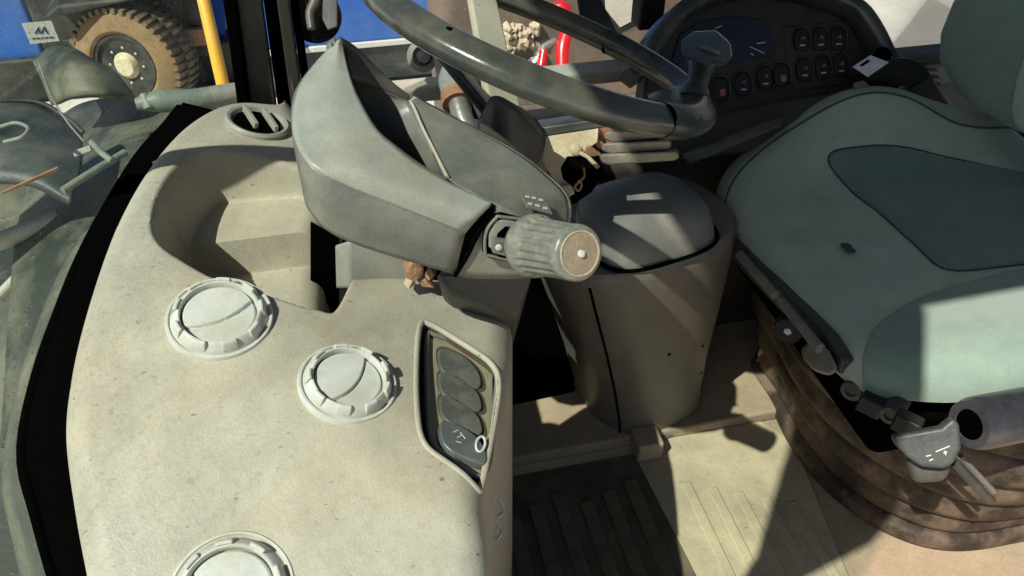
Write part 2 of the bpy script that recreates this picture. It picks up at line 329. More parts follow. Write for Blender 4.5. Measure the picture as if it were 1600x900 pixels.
hull('rear_panel',[(x,y,z) for x in(wc[0]-1.6,wc[0]-.6) for y in(y0+.3,y0+1.2) for z in(GZ+.1,GZ+2.2)],M['blue'],pm,bev=.03)
hull('side_panel',[(x,y,z) for x in(wc[0]+.72,wc[0]+2.4) for y in(y0+.0,y0+1.2) for z in(-.885,GZ+2.6)],M['blue'],pm,bev=.03)
hull('leg_panel',[PW(x,y,5.3) for x,y in((282,-60),(352,-60),(352,92),(338,92))]+[PW(x,y,5.5) for x,y in((282,-60),(352,-60),(352,92),(338,92))],M['blue'],pm,bev=.01)
hull('sill_panel',[(x,y,z) for x in(wc[0]+.74,wc[0]+2.4) for y in(y0+.05,y0+1.1) for z in(GZ+.03,-.9)],M['slate'],pm,bev=.02)
box('trim_strip',(wc[0]+1.6,y0+.0,-.893),(1.7,.03,.035),M['pale'],pm,bev=.004)
hull('frame_rail',[(x,y,z) for x in(wc[0]-1.5,wc[0]+1.0) for y in(y0+.25,y0+.5) for z in(GZ+.02,GZ+.3)],M['chassis'],pm,bev=.02)
hull('fender',[wc+np.array(v) for v in((-.42,-.1,.32),(.3,-.1,.42),(-.42,.3,.34),(.3,.3,.44),(-.30,-.1,.40),(-.3,.3,.42))],M['chassis'],pm,bev=.02)
ct=thing('container','blue shipping crate standing at the far left beyond the windscreen','container',(*PW(60,40,6.2)[:2],GZ))
p=PW(60,40,6.2); hull('wall_panel',[(x,y,z) for x in(p[0]-.25,p[0]+.22) for y in(p[1],p[1]+.6) for z in(GZ,GZ+2.5)],M['blue'],ct,bev=.02)
box('top_rail',PW(20,0,5.7),(.75,.06,.06),M['lime'],ct,bev=.01)
box('post',PW(46,20,5.8),(.05,.05,.25),M['pale'],ct,bev=.01)
hp=[PW(350,140,4.3),PW(309,-40,4.3)]
yp=thing('yellow_handrail','yellow upright handrail post outside, left of the cab pillar','handrail',(hp[0][0],hp[0][1],GZ))
tube('post',[(hp[0][0]+.02,hp[0][1],GZ),hp[0],hp[1],hp[1]+(hp[1]-hp[0])*.6],.035,M['yellow'],yp,seg=20)
lathe('foot_plate',[(.07,0),(.07,.012),(.04,.02)],(hp[0][0]+.02,hp[0][1],GZ),(0,0,1),M['yellow'],yp,seg=24)
# own front end below the windscreen; dark shapes also stand in for glass reflections
fb=thing('front_bodywork','dull dark front bodywork, pipe and fender, partly standing in for windscreen reflections','bodywork',(-.8,1.2,GZ))
patch('bonnet',[[PW(60,210,2.6),PW(130,160,2.6),PW(240,150,2.5),PW(400,140,2.6)],[PW(40,300,2.3),PW(140,230,2.3),PW(230,190,2.3),PW(400,190,2.4)],[PW(20,400,1.9),PW(120,330,1.9),PW(230,270,1.9),PW(400,240,2.1)],[PW(0,700,1.7),PW(100,600,1.7),PW(200,500,1.7),PW(380,400,1.9)]],M['olive'],fb,solid=.01)
patch('fender',[[PW(-200,240,1.8),PW(-60,165,1.9),PW(50,160,1.95),PW(130,205,1.95)],[PW(-200,300,1.7),PW(-60,215,1.75),PW(50,215,1.8),PW(128,262,1.8)],[PW(-200,360,1.65),PW(-60,290,1.7),PW(40,280,1.7),PW(112,312,1.7)]],M['slate'],fb,solid=.02)
tube('fender_edge',[PW(-60,163,1.89),PW(50,158,1.94),PW(105,185,1.94),PW(130,207,1.94)],.006,M['chassis'],fb,n=30)
tube('boom_pipe',[PW(212,163,1.9),PW(250,158,1.92),PW(300,157,1.95),PW(370,145,2.0),PW(480,130,2.1)],[.014,.028,.028,.026,.026],M['greylt2'],fb,n=30,seg=20)
tube('pipe_clamp',[PW(225,148,1.9),PW(233,170,1.9)],.012,M['greylt2'],fb)
patch('reflection_dome',[[PW(50,95,2.4),PW(80,72,2.4),PW(110,72,2.4),PW(150,95,2.4)],[PW(62,120,2.3),PW(95,95,2.25),PW(130,92,2.25),PW(180,112,2.3)],[PW(80,165,2.3),PW(110,150,2.2),PW(160,145,2.2),PW(215,155,2.3)]],M['olive'],fb,solid=.02)  # dome stands in for a seat-back reflection on the glass
tube('cable',[PW(62,102,1.9),PW(80,150,1.8),PW(105,190,1.75),PW(132,222,1.7)],.0022,M['greylt2'],fb,n=16)
hull('bracket',[PW(*q,1.7) for q in((112,236),(140,226),(143,236),(116,246))]+[PW(128,236,1.74)],M['greylt2'],fb,bev=.002)
tube('link_arm',[PW(98,298,1.6),PW(150,265,1.65),PW(196,238,1.7)],.008,M['greylt2'],fb,seg=10)
tube('link_arm',[PW(143,222,1.7),PW(160,240,1.68),PW(176,252,1.66)],.007,M['greylt2'],fb,seg=10)
patch('lower_panel',[[PW(-400,300,2.4),PW(-60,290,2.4),PW(60,280,2.4),PW(160,260,2.5)],[PW(-400,600,2.1),PW(-100,560,2.1),PW(60,500,2.1),PW(160,420,2.2)],[PW(-400,1000,2.0),PW(-100,1000,2.0),PW(60,1000,2.0),PW(200,1000,2.0)]],M['olive'],fb,solid=.02)
for a,b,r_ in(((-60,400),(95,340),.022),((-40,500),(60,400),.012)): tube('streak_bar',[PW(*a,1.9),PW(*b,1.95)],r_,M['palesill'],fb,seg=12)  # pale bars stand in for bright ground streaks behind the glass
hull('wiper_arm',[PW(0,300,1.15),PW(95,258,1.2),PW(90,268,1.2),PW(0,306,1.15),PW(40,282,1.2)],M['rust'],fb,bev=.002)
tube('hand_loop',[PW(0,198,1.6),PW(25,192,1.6),PW(44,200,1.6),PW(34,214,1.58),PW(6,222,1.58)],.004,M['greylt2'],fb,n=24)
# things seen beyond the far side window
rk=thing('rubble','pale dusty lumps beyond the side window between the wheel rims','rubble',(.55,2.3,.1))
for (x,y,rr) in((800,48,.036),(816,58,.042),(800,70,.034),(790,96,.026),(826,66,.028),(836,74,.02),(795,84,.022),(838,44,.022)):
    c=PY(x,y,PW(885,112,3.0)[1]+.13); rr=rr*1.55; bm=bmesh.new(); bmesh.ops.create_icosphere(bm,subdivisions=3,radius=rr*.62)
    ph=rng.uniform(0,6,3); V=[np.array(v.co)*(1+.18*math.sin(v.co.x*90+ph[0])+.18*math.sin(v.co.y*80+ph[1])+.22*math.sin(v.co.z*210+ph[2])+.22*math.sin(v.co.x*260+ph[1])+.03*rng.normal())+c for v in bm.verts]; fs=[[v.index for v in f.verts] for f in bm.faces]; bm.free(); mesh('lump',V,fs,M['cream'],rk)
q=PW(885,112,3.0)
hull('bank',[(x,y,z) for x in(q[0]-.45,q[0]+.55) for y in(q[1]+.15,q[1]+.6) for z in(GZ,q[2]+.45)],M['bank'],rk,bev=.05)
rd=thing('red_hook','glossy red hook on a silver bar beyond the steering wheel','hook',PW(875,100,2.6))
tube('hook_body',[PW(866,14,2.6),PW(880,13,2.6),PW(888,40,2.62),PW(880,75,2.62),PW(879,108,2.62)],[.020,.023,.025,.027,.022],M['red'],rd,n=24)
tube('bar',[PW(826,100,3.1),PW(836,92,2.6),PW(850,74,2.61),PW(868,64,2.62)],.013,M['steel'],rd)
tube('tip',[PW(850,80,2.6),PW(846,104,2.6)],.016,M['red'],rd)
# ================================================================ CAB SHELL
cabf=thing('cab_frame','black pillars and dark roof of the cab around the windows','cab frame',(.5,.6,0))
def beam(name,a,b,s,m,parent=cabf,bev=.006):
    a=np.array(a,float);b=np.array(b,float); Fm=frame_from(b-a,(0,1,0)); return box(name,(a+b)/2,(s[0],s[1],np.linalg.norm(b-a)),m,parent,bev=bev,rot=Fm)
ROOF=dict(x0=-.48,x1=1.55,y0=.035,y1=1.42,z=1.92)
box('roof',((ROOF['x0']+ROOF['x1'])/2,(ROOF['y0']+ROOF['y1'])/2,ROOF['z']+.04),(ROOF['x1']-ROOF['x0'],ROOF['y1']-ROOF['y0'],.08),M['dark'],cabf,bev=.02)
wa=None
_d=np.array(dl); _p1=PZ(225,252,.7); _p2=PZ(470,203,.7)
_q1=_p1-_d*.40; _q2=_p2-_d*.52; _e=(_q2-_q1)
hull('arm_or_shade_bar',[q+np.array([0,0,k]) +_w for q in(_q1-_e*.9,_q2+_e*.05) for k in(-.065,.045) for _w in(np.array([-.014,0,0]),np.array([.014,0,0]))],M['dark'],cabf,bev=.006)  # unseen bar, added to cast the shadow band across the dash
for k in range(14):
    a=np.array([wc[0]+rng.uniform(-.5,.45),y0+.12,GZ+rng.uniform(.5,1.6)]); b_=a+np.array([rng.uniform(-.35,.35),rng.uniform(-.05,.02),rng.uniform(-.25,.25)]); m_=(a+b_)/2+np.array([0,-.05,-.06])
    tube('hose',[a,m_,b_],.012+.012*rng.random(),M['chassis'] if k%3 else M['greylt2'],pm,n=10,seg=8)
for k in range(10):
    box('bracket_block',(wc[0]+rng.uniform(-.52,.4),y0+.13,GZ+rng.uniform(.3,1.5)),(rng.uniform(.04,.16),.05,rng.uniform(.03,.12)),M['slate'] if k%2 else M['rust'],pm,bev=.006)
# far front pillar (black, grey, black, grey, black strips)
def pil(x0,x1,yy,m,nm):
    a=[PY(x0,-60,yy),PY(x1,-60,yy)]; b=[PY(x0+33,180,yy),PY(x1+33,180,yy)]
    d=np.array([0,.035,0]); up=(a[0]-b[0]); up*= (ROOF['z']-a[0][2])/up[2]
    up2=(a[1]-b[1]); up2*=(ROOF['z']-a[1][2])/up2[2]; 
    dn=(b[0]-a[0])*1.2
    hull(nm,[a[0]+up,a[1]+up2,b[0]+dn,b[1]+dn]+[q+d for q in(a[0]+up,a[1]+up2,b[0]+dn,b[1]+dn)],m,cabf,bev=.003)
for x0,x1,yy,m,nm in((340,362,1.14,M['frit'],'seal_strip'),(361,405,1.16,M['dark'],'pillar'),(403,432,1.175,M['frit'],'seal_strip'),(424,446,1.15,M['console'],'pillar_trim'),(445,459,1.17,M['frit'],'seal_strip')): pil(x0,x1,yy,m,nm)
pp=[(-.50,1.95),(-.46,1.75),(-.345,1.38),(-.33,.6),(-.33,0)],[(-.24,1.95),(-.165,1.70),(-.14,1.5),(-.15,1.40),(-.29,1.27),(-.29,.6),(-.29,0)]
plate('door_pillar',[(x,.02 if z>1.8 else 0 if z>1.2 else -.05,z) for x,z in pp[0]+pp[1][::-1]],(0,-1,0),.03,M['dark'],cabf,bev=.006)  # unseen pillar, outline shaped to cast the band on floor and seat
beam('pillar',(1.5,-.1,ROOF['z']),(1.5,-.1,0),(.07,.07),M['dark'])
beam('pillar',(1.5,1.38,ROOF['z']),(1.5,1.38,0),(.07,.07),M['dark'])
beam('pillar',PY(1010,40,1.40),PY(1008,-10,1.40)+np.array([0,0,.9]),(.05,.05),M['black'])
# far side wall with sill, front of it below the window
box('side_wall',(.78,1.42,.20),(1.5,.04,.48),M['palesill'],cabf,bev=.01)
box('window_sill',(.5,1.375,.535),(1.15,.05,.03),M['palesill'],cabf,bev=.008)
box('rear_wall',(1.53,.65,.2),(.04,1.5,.5),M['dark'],cabf,bev=.01)
zl=PY(1430,79,1.40)[2]
box('window_ledge',(1.25,1.40,zl-.012),(.60,.05,.024),M['dark'],cabf,bev=.004)
box('ledge_trim',(1.25,1.37,zl-.045),(.60,.03,.04),M['palesill'],cabf,bev=.004)
# windscreen following the front of the dash
WS=[(-.20,-.10),(-.33,.1),(-.38,.30),(-.375,.52),(-.35,.72),(-.30,.90),(-.22,1.07),(-.165,1.15)]
ws=thing('windscreen','curved dusty windscreen with smeared glass at the left of the cab','windscreen',(-.35,.6,.3))
b0=cr([(x-.01,y,.25) for x,y in WS],40); b1=cr([(x-.05,y,1.0) for x,y in WS],40); b2=cr([(x-.10,y,1.9) for x,y in WS],40)
G=np.array([b0,b1,b2]); V=np.array([cr(G[:,i],14) for i in range(40)]).transpose(1,0,2).reshape(-1,3)
mesh('glass',V,gridfaces(14,40),M['glass'],ws,recalc=False)
st=tag(None or bpy.data.objects.new('sticker',None),'white card sticker with a blue zigzag logo stuck on the windscreen','sticker'); C.objects.link(st)
c0=PW(63,50,1.3); st.location=c0; WL[st]=c0
pls=Pl(c0,CP-c0+np.array([.4,0,0]))
plate('card',[pls.hit(*q) for q in((34,36),(80,32),(93,64),(48,69))],pls.n,.001,M['pale'],st)
for pts in([(54,52),(60,42),(62,43),(57,53)],[(60,42),(64,52),(62,53),(58.5,45)],[(63,52),(69,41),(71,42),(66,53)],[(69,41),(76,52),(73.5,53),(68.5,44)]):
    plate('logo_stroke',[pls.hit(x,y,.0008) for x,y in pts],pls.n,.0005,M['ink'],st,smooth=False)
for k,(xa,xb) in enumerate(((50,54),(56,62),(64,68),(70,75),(77,83))):
    plate('small_print',[pls.hit(x,y,.0008) for x,y in((xa,59.5-k*.5),(xb,59-k*.5),(xb+.6,61-k*.5),(xa+.6,61.5-k*.5))],pls.n,.0005,M['ink'],st,smooth=False)
# ================================================================ FLOOR
fl=box('cab_floor',(.72,.62,-.03),(2.1,1.6,.06),M['floordirt'],None,bev=.004); tag(fl,kind='structure')
fm=thing('floor_mat','worn ribbed floor mat between dashboard and seat, half in shadow','floor mat',(.45,.6,0))
matp=[PZ(1240,690,.004)[:2],PZ(1330,930,.004)[:2]+np.array([.0,-.05]),(.05,.2),(.05,.885),(.70,.885)]
plate('mat_sheet',[(x,y,.006) for x,y in matp],(0,0,1),.005,M['floor'],fm,bev=.002)
plate('ribbed_sheet',[(.05,.16,.0082),(.445,.16,.0082),(.452,.5,.0082),(.44,.70,.0082),(.43,.862,.0082),(.05,.862,.0082)],(0,0,1),.003,M['floorshade'],fm,bev=.001,label='dirty ribbed part of the mat, darkened in colour for the dash shade')
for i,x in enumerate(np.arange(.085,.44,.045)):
    box('rib',(x,.50,.0125),(.026,.58+.03*math.sin(i*2.1),.009),M['floorshade'],fm,bev=.0035)
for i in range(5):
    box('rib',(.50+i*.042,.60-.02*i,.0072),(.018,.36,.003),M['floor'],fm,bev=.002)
box('floor_step',(.62,1.05,.014),(1.1,.33,.028),M['floordirt'],fm,bev=.006)
box('stop_block',PZ(1010,692,.03),(.05,.05,.045),M['floordirt'],fm,bev=.006)
# ================================================================ DASHBOARD
def zc(x,y,h): p=PZ(x,y,CAMZ+h); return (p[0],p[1],p[2])
_v2=PZ(545,597,CAMZ-.560); _v3=PZ(360,912,CAMZ-.612)
def dbase(x,y):
    a=CAMZ-.503+0*x-.05*np.clip(y-.75,0,1)*0; b=CAMZ-.558-.42*(x-_v2[0]); c=CAMZ-.610+.40*(y-_v3[1]); d=b+.0+.15*(y-.45)
    k=.012; return -k*np.log(np.exp(-a/k)+np.exp(-b/k)+np.exp(-c/k))+k*.25
def onbase(x,y,off=0):
    h=-.55
    for _ in range(25):
        p=PZ(x,y,CAMZ+h+off); h=.5*h+.5*(float(dbase(p[0:1],p[1:2])[0])-CAMZ)
    return PZ(x,y,CAMZ+h+off)
dpix=[(455,166,-.485),(425,168,-.485),(372,166,-.49),(325,180,-.495),(275,215,-.5),(225,275,-.505),(180,355,-.515),(138,470,-.525),(108,590,-.54),(99,680,-.56),(112,790,-.61),(132,900,-.67),(155,1010,-.76),(400,1090,-.82),(765,1090,-.83),(766,960,-.76),(762,860,-.715),(755,775,-.675),(773,690,-.655),(793,600,-.63),(800,545,-.60),(796,505,-.58),(762,462,-.565),(700,442,-.55),(620,436,-.545),(560,438,-.535),(522,440,-.53),(490,438,-.525),(478,428,-.53),(482,390,-.54),(487,330,-.54),(500,260,-.52),(505,210,-.50)]
NOTCH={(478,428),(482,390),(487,330),(500,260),(505,210),(490,438)}
dpoly=cr([(zc(*q) if q[:2] in NOTCH else onbase(q[0],q[1],-.016))[:2] for q in dpix],200,True)
tray=cr([PZ(*q,CAMZ-.5)[:2] for q in((345,223),(300,233),(266,262),(243,300),(233,345),(243,375),(275,398),(335,422),(420,430),(485,432),(520,415),(560,300),(560,222),(500,218),(420,218))],120,True)
swp=cr([onbase(*q)[:2] for q in((656,506),(650,560),(651,640),(662,690),(700,722),(748,752),(762,742),(770,700),(779,640),(782,592),(768,566),(715,530),(672,505))],140,True)
A=onbase(668,528)-[0,0,.014]; B=onbase(780,600)-[0,0,.018]; Cc=onbase(685,700)-[0,0,.02]; A=PZ(668,528,A[2]); B=PZ(780,600,B[2]); Cc=PZ(685,700,Cc[2])
nn=np.cross(Cc-A,B-A); nn*=np.sign(nn[2]); sp=Pl(A,nn)
def dz(x,y):
    b=dbase(x,y)
    s=-sdf(tray,x,y)[0]
    fz=np.where(y>.84,.622,.585); fz=.575+(.622-.575)*sstep((y-.828)/.008)
    a=sstep(s/.020); z=b*(1-a)+np.minimum(fz,b)*a
    # slight raised lip on the far right shoulder
    return z
dsurf=surf(dpoly,dz,.028,4.)
dash=thing('dashboard','dusty beige dashboard with round white vents, storage tray and switch panel','dashboard',(-.05,.6,.3))
sheet('dash_body',dsurf,dpoly[:,0].min()-.12,dpoly[:,0].max()+.12,dpoly[:,1].min()-.1,dpoly[:,1].max()+.12,.0027,M['beige'],dash,keep=lambda X,Y:sdf(swp,X,Y)[0]>-.0022,allq=True)
_c=swp.mean(0); _in=lambda k:np.array([q+(_c-q)/np.linalg.norm(_c-q)*k for q in swp])
_a=_in(-.0004); _b=_in(.0024)
xa,ya,za=dsurf(_a[:,0],_a[:,1]); tube('recess_lip',np.stack([xa,ya,za-.0022],1),.0036,M['beige'],dash,closed=True,seg=10)
xb,yb,zb=dsurf(_b[:,0],_b[:,1]); zp=sp.o[2]-((xb-sp.o[0])*sp.n[0]+(yb-sp.o[1])*sp.n[1])/sp.n[2]-.012
T=np.stack([xb,yb,zb-.001],1); Bm=np.stack([xb,yb,np.minimum(zp,zb-.006)],1); nn_=len(T)
mesh('recess_wall',np.vstack([T,Bm]),[(i,(i+1)%nn_,nn_+(i+1)%nn_,nn_+i) for i in range(nn_)],M['wallshade'],dash)
mesh('recess_floor',np.vstack([Bm]),[tuple(range(nn_))],M['wallshade'],dash)
def dnorm(p,e=.035):
    gx=(dbase(np.array([p[0]+e]),np.array([p[1]]))-dbase(np.array([p[0]-e]),np.array([p[1]])))[0]/(2*e)
    gy=(dbase(np.array([p[0]]),np.array([p[1]+e]))-dbase(np.array([p[0]]),np.array([p[1]-e])))[0]/(2*e)
    n=np.array([-gx,-gy,1]); return n/np.linalg.norm(n)
def vent(c,n,r,rot,label,fl):
    Fm=frame_from(n,(0,1,0)); v=lathe('air_vent',[(r,-.012),(r,.0015),(r*.985,.003),(r*.94,.003),(r*.925,.001)],c,n,M['white'],dash,seg=64,label=label)
    # tapered grip ring
    lathe('grip_ring',[(r*.90,0),(r*.885,.003),(r*.78,.0105),(r*.755,.0115),(r*.725,.0115),(r*.708,.009),(r*.70,-.002)],c,n,M['white'],v,seg=64)
    for i in range(9):
        a=rot+2*math.pi*i/9; V=[]; K=7; da=.17
        for k in range(K):
            t=a+da*(k/(K-1)*2-1); e=.0 if 0<k<K-1 else .0
            for (rr,h) in((r*.885,.0035),(r*.85,.0115),(r*.815,.014),(r*.76,.014),(r*.75,.010)):
                V.append(np.array(c)+Fm@np.array([rr*math.cos(t),rr*math.sin(t),h]))
        fs=[(k*5+j,k*5+j+1,(k+1)*5+j+1,(k+1)*5+j) for k in range(K-1) for j in range(4)]+[(0,1,2,3,4),tuple((K-1)*5+j for j in(4,3,2,1,0))]+[(k*5+4,k*5,(k+1)*5,(k+1)*5+4) for k in range(K-1)]
        mesh('grip_tooth',V,fs,M['white'],v,bev=.0008,bseg=2)
    # flap disc: two lobes meeting in a curved step
    n_=80; V=[];  lin=np.linspace(-1,1,n_)
    X,Y=np.meshgrid(lin,lin); s=np.maximum(np.sqrt(X**2+Y**2),1e-6); m_=np.maximum(np.abs(X),np.abs(Y)); x=X*m_/s; y=Y*m_/s
    cr_=math.cos(fl); sr_=math.sin(fl); xx=x*cr_+y*sr_; yy=-x*sr_+y*cr_
    g=yy+.28-.55*(xx**2)*.6-.25*xx; z=.0066+.0015*(1-x*x-y*y)+.0013*np.tanh(g/.012)-.0016*np.exp(-((g+.03)/.03)**2)-.004*np.clip((np.sqrt(x*x+y*y)-.965)/.035,0,1)
    P=np.stack([x*r*.682,y*r*.682,z],-1).reshape(-1,3); V=np.array(c)+P@Fm.T
    mesh('flap',V,gridfaces(n_,n_),M['white'],v,recalc=False,angle=180)
    return v
for (x,y,h,r,rot,lb,fl) in((343,495,-.50,.0505,.1,'white round vent nearest the storage tray',.2),(543,597,-.565,.0475,.35,'white round vent beside the switch panel',.75),(360,930,-.63,.0525,.2,'white round vent nearest the door at the bottom edge',-.9)):
    p=onbase(x,y)+np.array([0,0,-.0015]); vent(p,dnorm(p),r,rot,lb,fl)
# demister outlet at the far corner
p=onbase(402,194); n=dnorm(p)
dv=lathe('demister_outlet',[(.043,-.01),(.043,.004),(.040,.007),(.036,.006),(.033,-.004),(.031,-.006)],p,n,M['greylt'],dash,seg=48,label='grey round demister outlet with two slats')
lathe('dark_throat',[(.033,-.003),(.030,.0035)],p,n,M['frit'],dv,seg=32)
Fm=frame_from(n,(0,1,0))
for dx in(-.010,.016):
    box('slat',p+Fm@np.array([dx,.004,.006]),(.006,.05,.012),M['greylt'],dv,bev=.001,rot=Fm@np.array([[.94,-.34,0],[.34,.94,0],[0,0,1]]))
# tray hole
p=PZ(272,350,.62); lathe('socket',[(.012,0),(.010,.004),(.006,.004)],p+np.array([.012,0,.0]),(1,-.2,.8),M['frit'],dash,seg=24)
# switch panel
pan=plate('switch_panel',[sp.hit(*q) for q in((667,527),(680,523),(740,545),(772,572),(772,640),(765,690),(757,742),(735,735),(690,705),(672,690),(666,640),(665,560))],sp.n,.02,M['panel'],dash,bev=.003,label='recessed panel of dark oval switches')
rimp=[sp.hit(*q,.003) for q in((667,530),(682,524),(742,547),(774,575),(772,640),(757,742),(700,712),(676,692),(668,640))]
tube('panel_rim',rimp,.0028,M['cover'],pan,closed=True,n=80,seg=8)
def ell(cx,cy,ax,ay,ang,n=28,sq=2.6):
    o=[]
    for i in range(n):
        t=2*math.pi*i/n; c,s=math.cos(t),math.sin(t); x=ax*abs(c)**(2/sq)*(1 if c>0 else -1); y=ay*abs(s)**(2/sq)*(1 if s>0 else -1)
        o.append((cx+x*math.cos(ang)-y*math.sin(ang),cy+x*math.sin(ang)+y*math.cos(ang)))
    return o
def swshape(dx,dy,k=1.):
    P=cr([(684,549),(690,543),(703,545),(728,558),(746,576),(753,594),(752,604),(744,606),(722,598),(700,587),(687,572)],44,True); c=P.mean(0)
    return [tuple(c+(q-c)*k+np.array([dx,dy])) for q in P]
for i,(dx,dy) in enumerate(((0,0),(1,36),(2,73),(6,116))):
    big=i==3
    plate('switch_well',[sp.hit(*q,.0012) for q in swshape(dx+1,dy+2,1.10)],sp.n,.002,M['wallshade'],pan)
    s_=plate('switch',[sp.hit(*q,.005 if not big else .010) for q in swshape(dx,dy,.97 if not big else 1.06)],sp.n,.009 if not big else .014,M['switch'] if not big else M['switchlt'],pan,bev=.002,label='bottom switch, rocked out with a ring and white symbol' if big else None)
    if big:
        for k,(a,b) in enumerate((((708,676),(716,672)),((714,684),(722,680)),((719,676),(727,686)),((712,690),(720,692)))):
            tube('symbol_stroke',[sp.hit(*a,.0096),sp.hit(*b,.0096)],.0007,M['pale'],pan,seg=6)
        tube('ring',[sp.hit(*q,.010) for q in ell(751,694,7,12,.2,20,2)],.0014,M['pale'],pan,closed=True,seg=8)
        plate('ring_hole',[sp.hit(*q,.0098) for q in ell(750,694,5.5,10,.2,20,2)],sp.n,.002,M['frit'],pan)
tube('loose_cable',[PZ(768,770,.45),PZ(782,782,.44),PZ(786,800,.43),PZ(776,812,.43),PZ(784,830,.42),PZ(775,845,.42)],.0018,M['label'],dash,n=40,seg=8,label='thin pale cable hanging at the dash edge')
# storage box side and dark gap between dash and column
# ================================================================ SEAL between dash and glass
inner=[(372,164,-.50),(325,178,-.505),(275,213,-.51),(225,273,-.515),(180,353,-.525),(138,468,-.535),(108,588,-.55),(98,680,-.57),(112,795,-.62),(140,930,-.70)]
outer=[(286,160,-.515),(262,190,-.515),(222,235,-.52),(178,305,-.53),(135,385,-.54),(100,470,-.55),(62,580,-.57),(40,700,-.60),(62,800,-.65),(98,930,-.72)]
patch('screen_seal',[[np.array(zc(*q)) for q in outer],[np.array(zc(*q))+np.array([.03,0,-.03]) for q in inner]],M['frit'],ws,nu=50,nv=4,lin=True,solid=.012)
fo=[(288,158,-.52),(250,188,-.53),(190,250,-.54),(130,320,-.55),(80,400,-.57),(42,490,-.59),(10,590,-.62),(-10,720,-.66),(10,830,-.72),(40,960,-.8)]
patch('screen_frame',[[np.array(zc(*q))+np.array([-.004,0,-.03]) for q in fo],[(np.array(zc(*a))+np.array(zc(*b)))/2+np.array([0,0,-.024]) for a,b in zip(fo,outer)],[np.array(zc(*q))+np.array([.004,0,-.022]) for q in outer]],M['frame'],ws,nu=50,nv=8,solid=.012)
patch('seal_gutter',[[np.array(zc(*q))+np.array([0,0,-.004]) for q in outer],[np.array(zc(*q))+np.array([-.02,0,-.35]) for q in outer]],M['frit'],ws,nu=40,nv=3,lin=True,solid=.01)
# ================================================================ STEERING COLUMN COWL
colm=thing('steering_cowl','grey plastic steering column cowl with deep instrument recess and ribbed stalk knob','steering column',(.06,.68,.45))
def Yp(L): return [PY(x,y,d) for x,y,d in L]
R1=[(533,60,.758),(546,115,.712),(562,155,.682),(590,202,.648),(625,233,.628),(660,259,.612),(715,291,.6),(772,317,.59)]
R2=[(527,63,.758),(497,93,.735),(469,132,.70),(457,178,.665),(462,222,.63),(490,262,.60),(560,298,.588),(727,365,.578)]
mid=[((a[0]+b[0])/2-(1 if i<2 else 3),(a[1]+b[1])/2+1,(a[2]+b[2])/2-.008) for i,(a,b) in enumerate(zip(R1,R2))]
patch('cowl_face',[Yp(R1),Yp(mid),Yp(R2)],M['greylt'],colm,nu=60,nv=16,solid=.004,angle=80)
BT=[(524,68,.758),(490,102,.748),(461,142,.72),(455,195,.69),(469,280,.64),(486,334,.605),(545,378,.592),(712,430,.585)]
lm=[((a[0]+b[0])/2-1,(a[1]+b[1])/2,(a[2]+b[2])/2-.004) for a,b in zip(R2,BT)]
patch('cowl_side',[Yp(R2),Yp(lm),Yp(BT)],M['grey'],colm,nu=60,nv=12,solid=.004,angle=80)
BU=[p+np.array([.03 if i<3 else .0,.06 if i<3 else .13,-.004]) for i,p in enumerate(Yp(BT))]
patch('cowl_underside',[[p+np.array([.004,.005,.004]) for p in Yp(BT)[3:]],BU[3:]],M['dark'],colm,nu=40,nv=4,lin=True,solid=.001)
FR=[(532,57,.762),(560,76,.770),(598,114,.768),(640,151,.757)]
FL=[(544,122,.748),(570,131,.757),(602,143,.760),(640,158,.757)]
patch('recess_wall',[Yp(FR),Yp(FL)],M['dark'],colm,nu=24,nv=6,lin=True,solid=.003)
# inner wall below the rim, and recess floor
inn=[(540,75,.757),(548,123,.722),(563,160,.69),(591,206,.655),(626,237,.636),(661,262,.62),(700,283,.606)]
low=[(544,121,.765),(552,146,.775),(572,185,.77),(598,222,.755),(634,250,.735),(664,268,.70),(697,283,.66)]
patch('recess_inner_face',[Yp(inn),Yp(low)],M['dark'],colm,nu=40,nv=4,lin=True,solid=.002)
lowR=[(640,158,.757),(643,162,.755),(650,176,.745),(660,200,.72),(673,226,.695),(686,252,.665),(699,278,.632)]
patch('recess_floor',[Yp(low),Yp(lowR)],M['cover'],colm,nu=40,nv=8,lin=True,solid=.003)
tube('recess_seam',[p+np.array([0,0,.001]) for p in Yp(lowR)],.0018,M['beige'],colm,n=30,seg=8)
rows=[[(641,157,.757),(644,153,.758),(648,151,.758)],[(651,177,.745),(680,178,.75),(700,180,.752)],[(673,226,.695),(720,212,.715),(765,214,.725)],[(699,279,.631),(755,258,.67),(815,243,.70)],[(735,301,.597),(795,285,.64),(852,272,.68)],[(773,318,.589),(830,310,.62),(882,302,.658)],[(790,326,.586),(840,328,.610),(889,328,.645)],[(815,341,.582),(850,350,.595),(885,357,.622)]]
patch('cowl_top',[Yp(r) for r in rows],M['grey'],colm,nu=20,nv=60,solid=.004,angle=80)
fe=[r[-1] for r in rows]
patch('cowl_far_side',[Yp(fe),[p+np.array([.004,.006,-.075]) for p in Yp(fe)]],M['dark'],colm,nu=40,nv=4,lin=True,solid=.003)
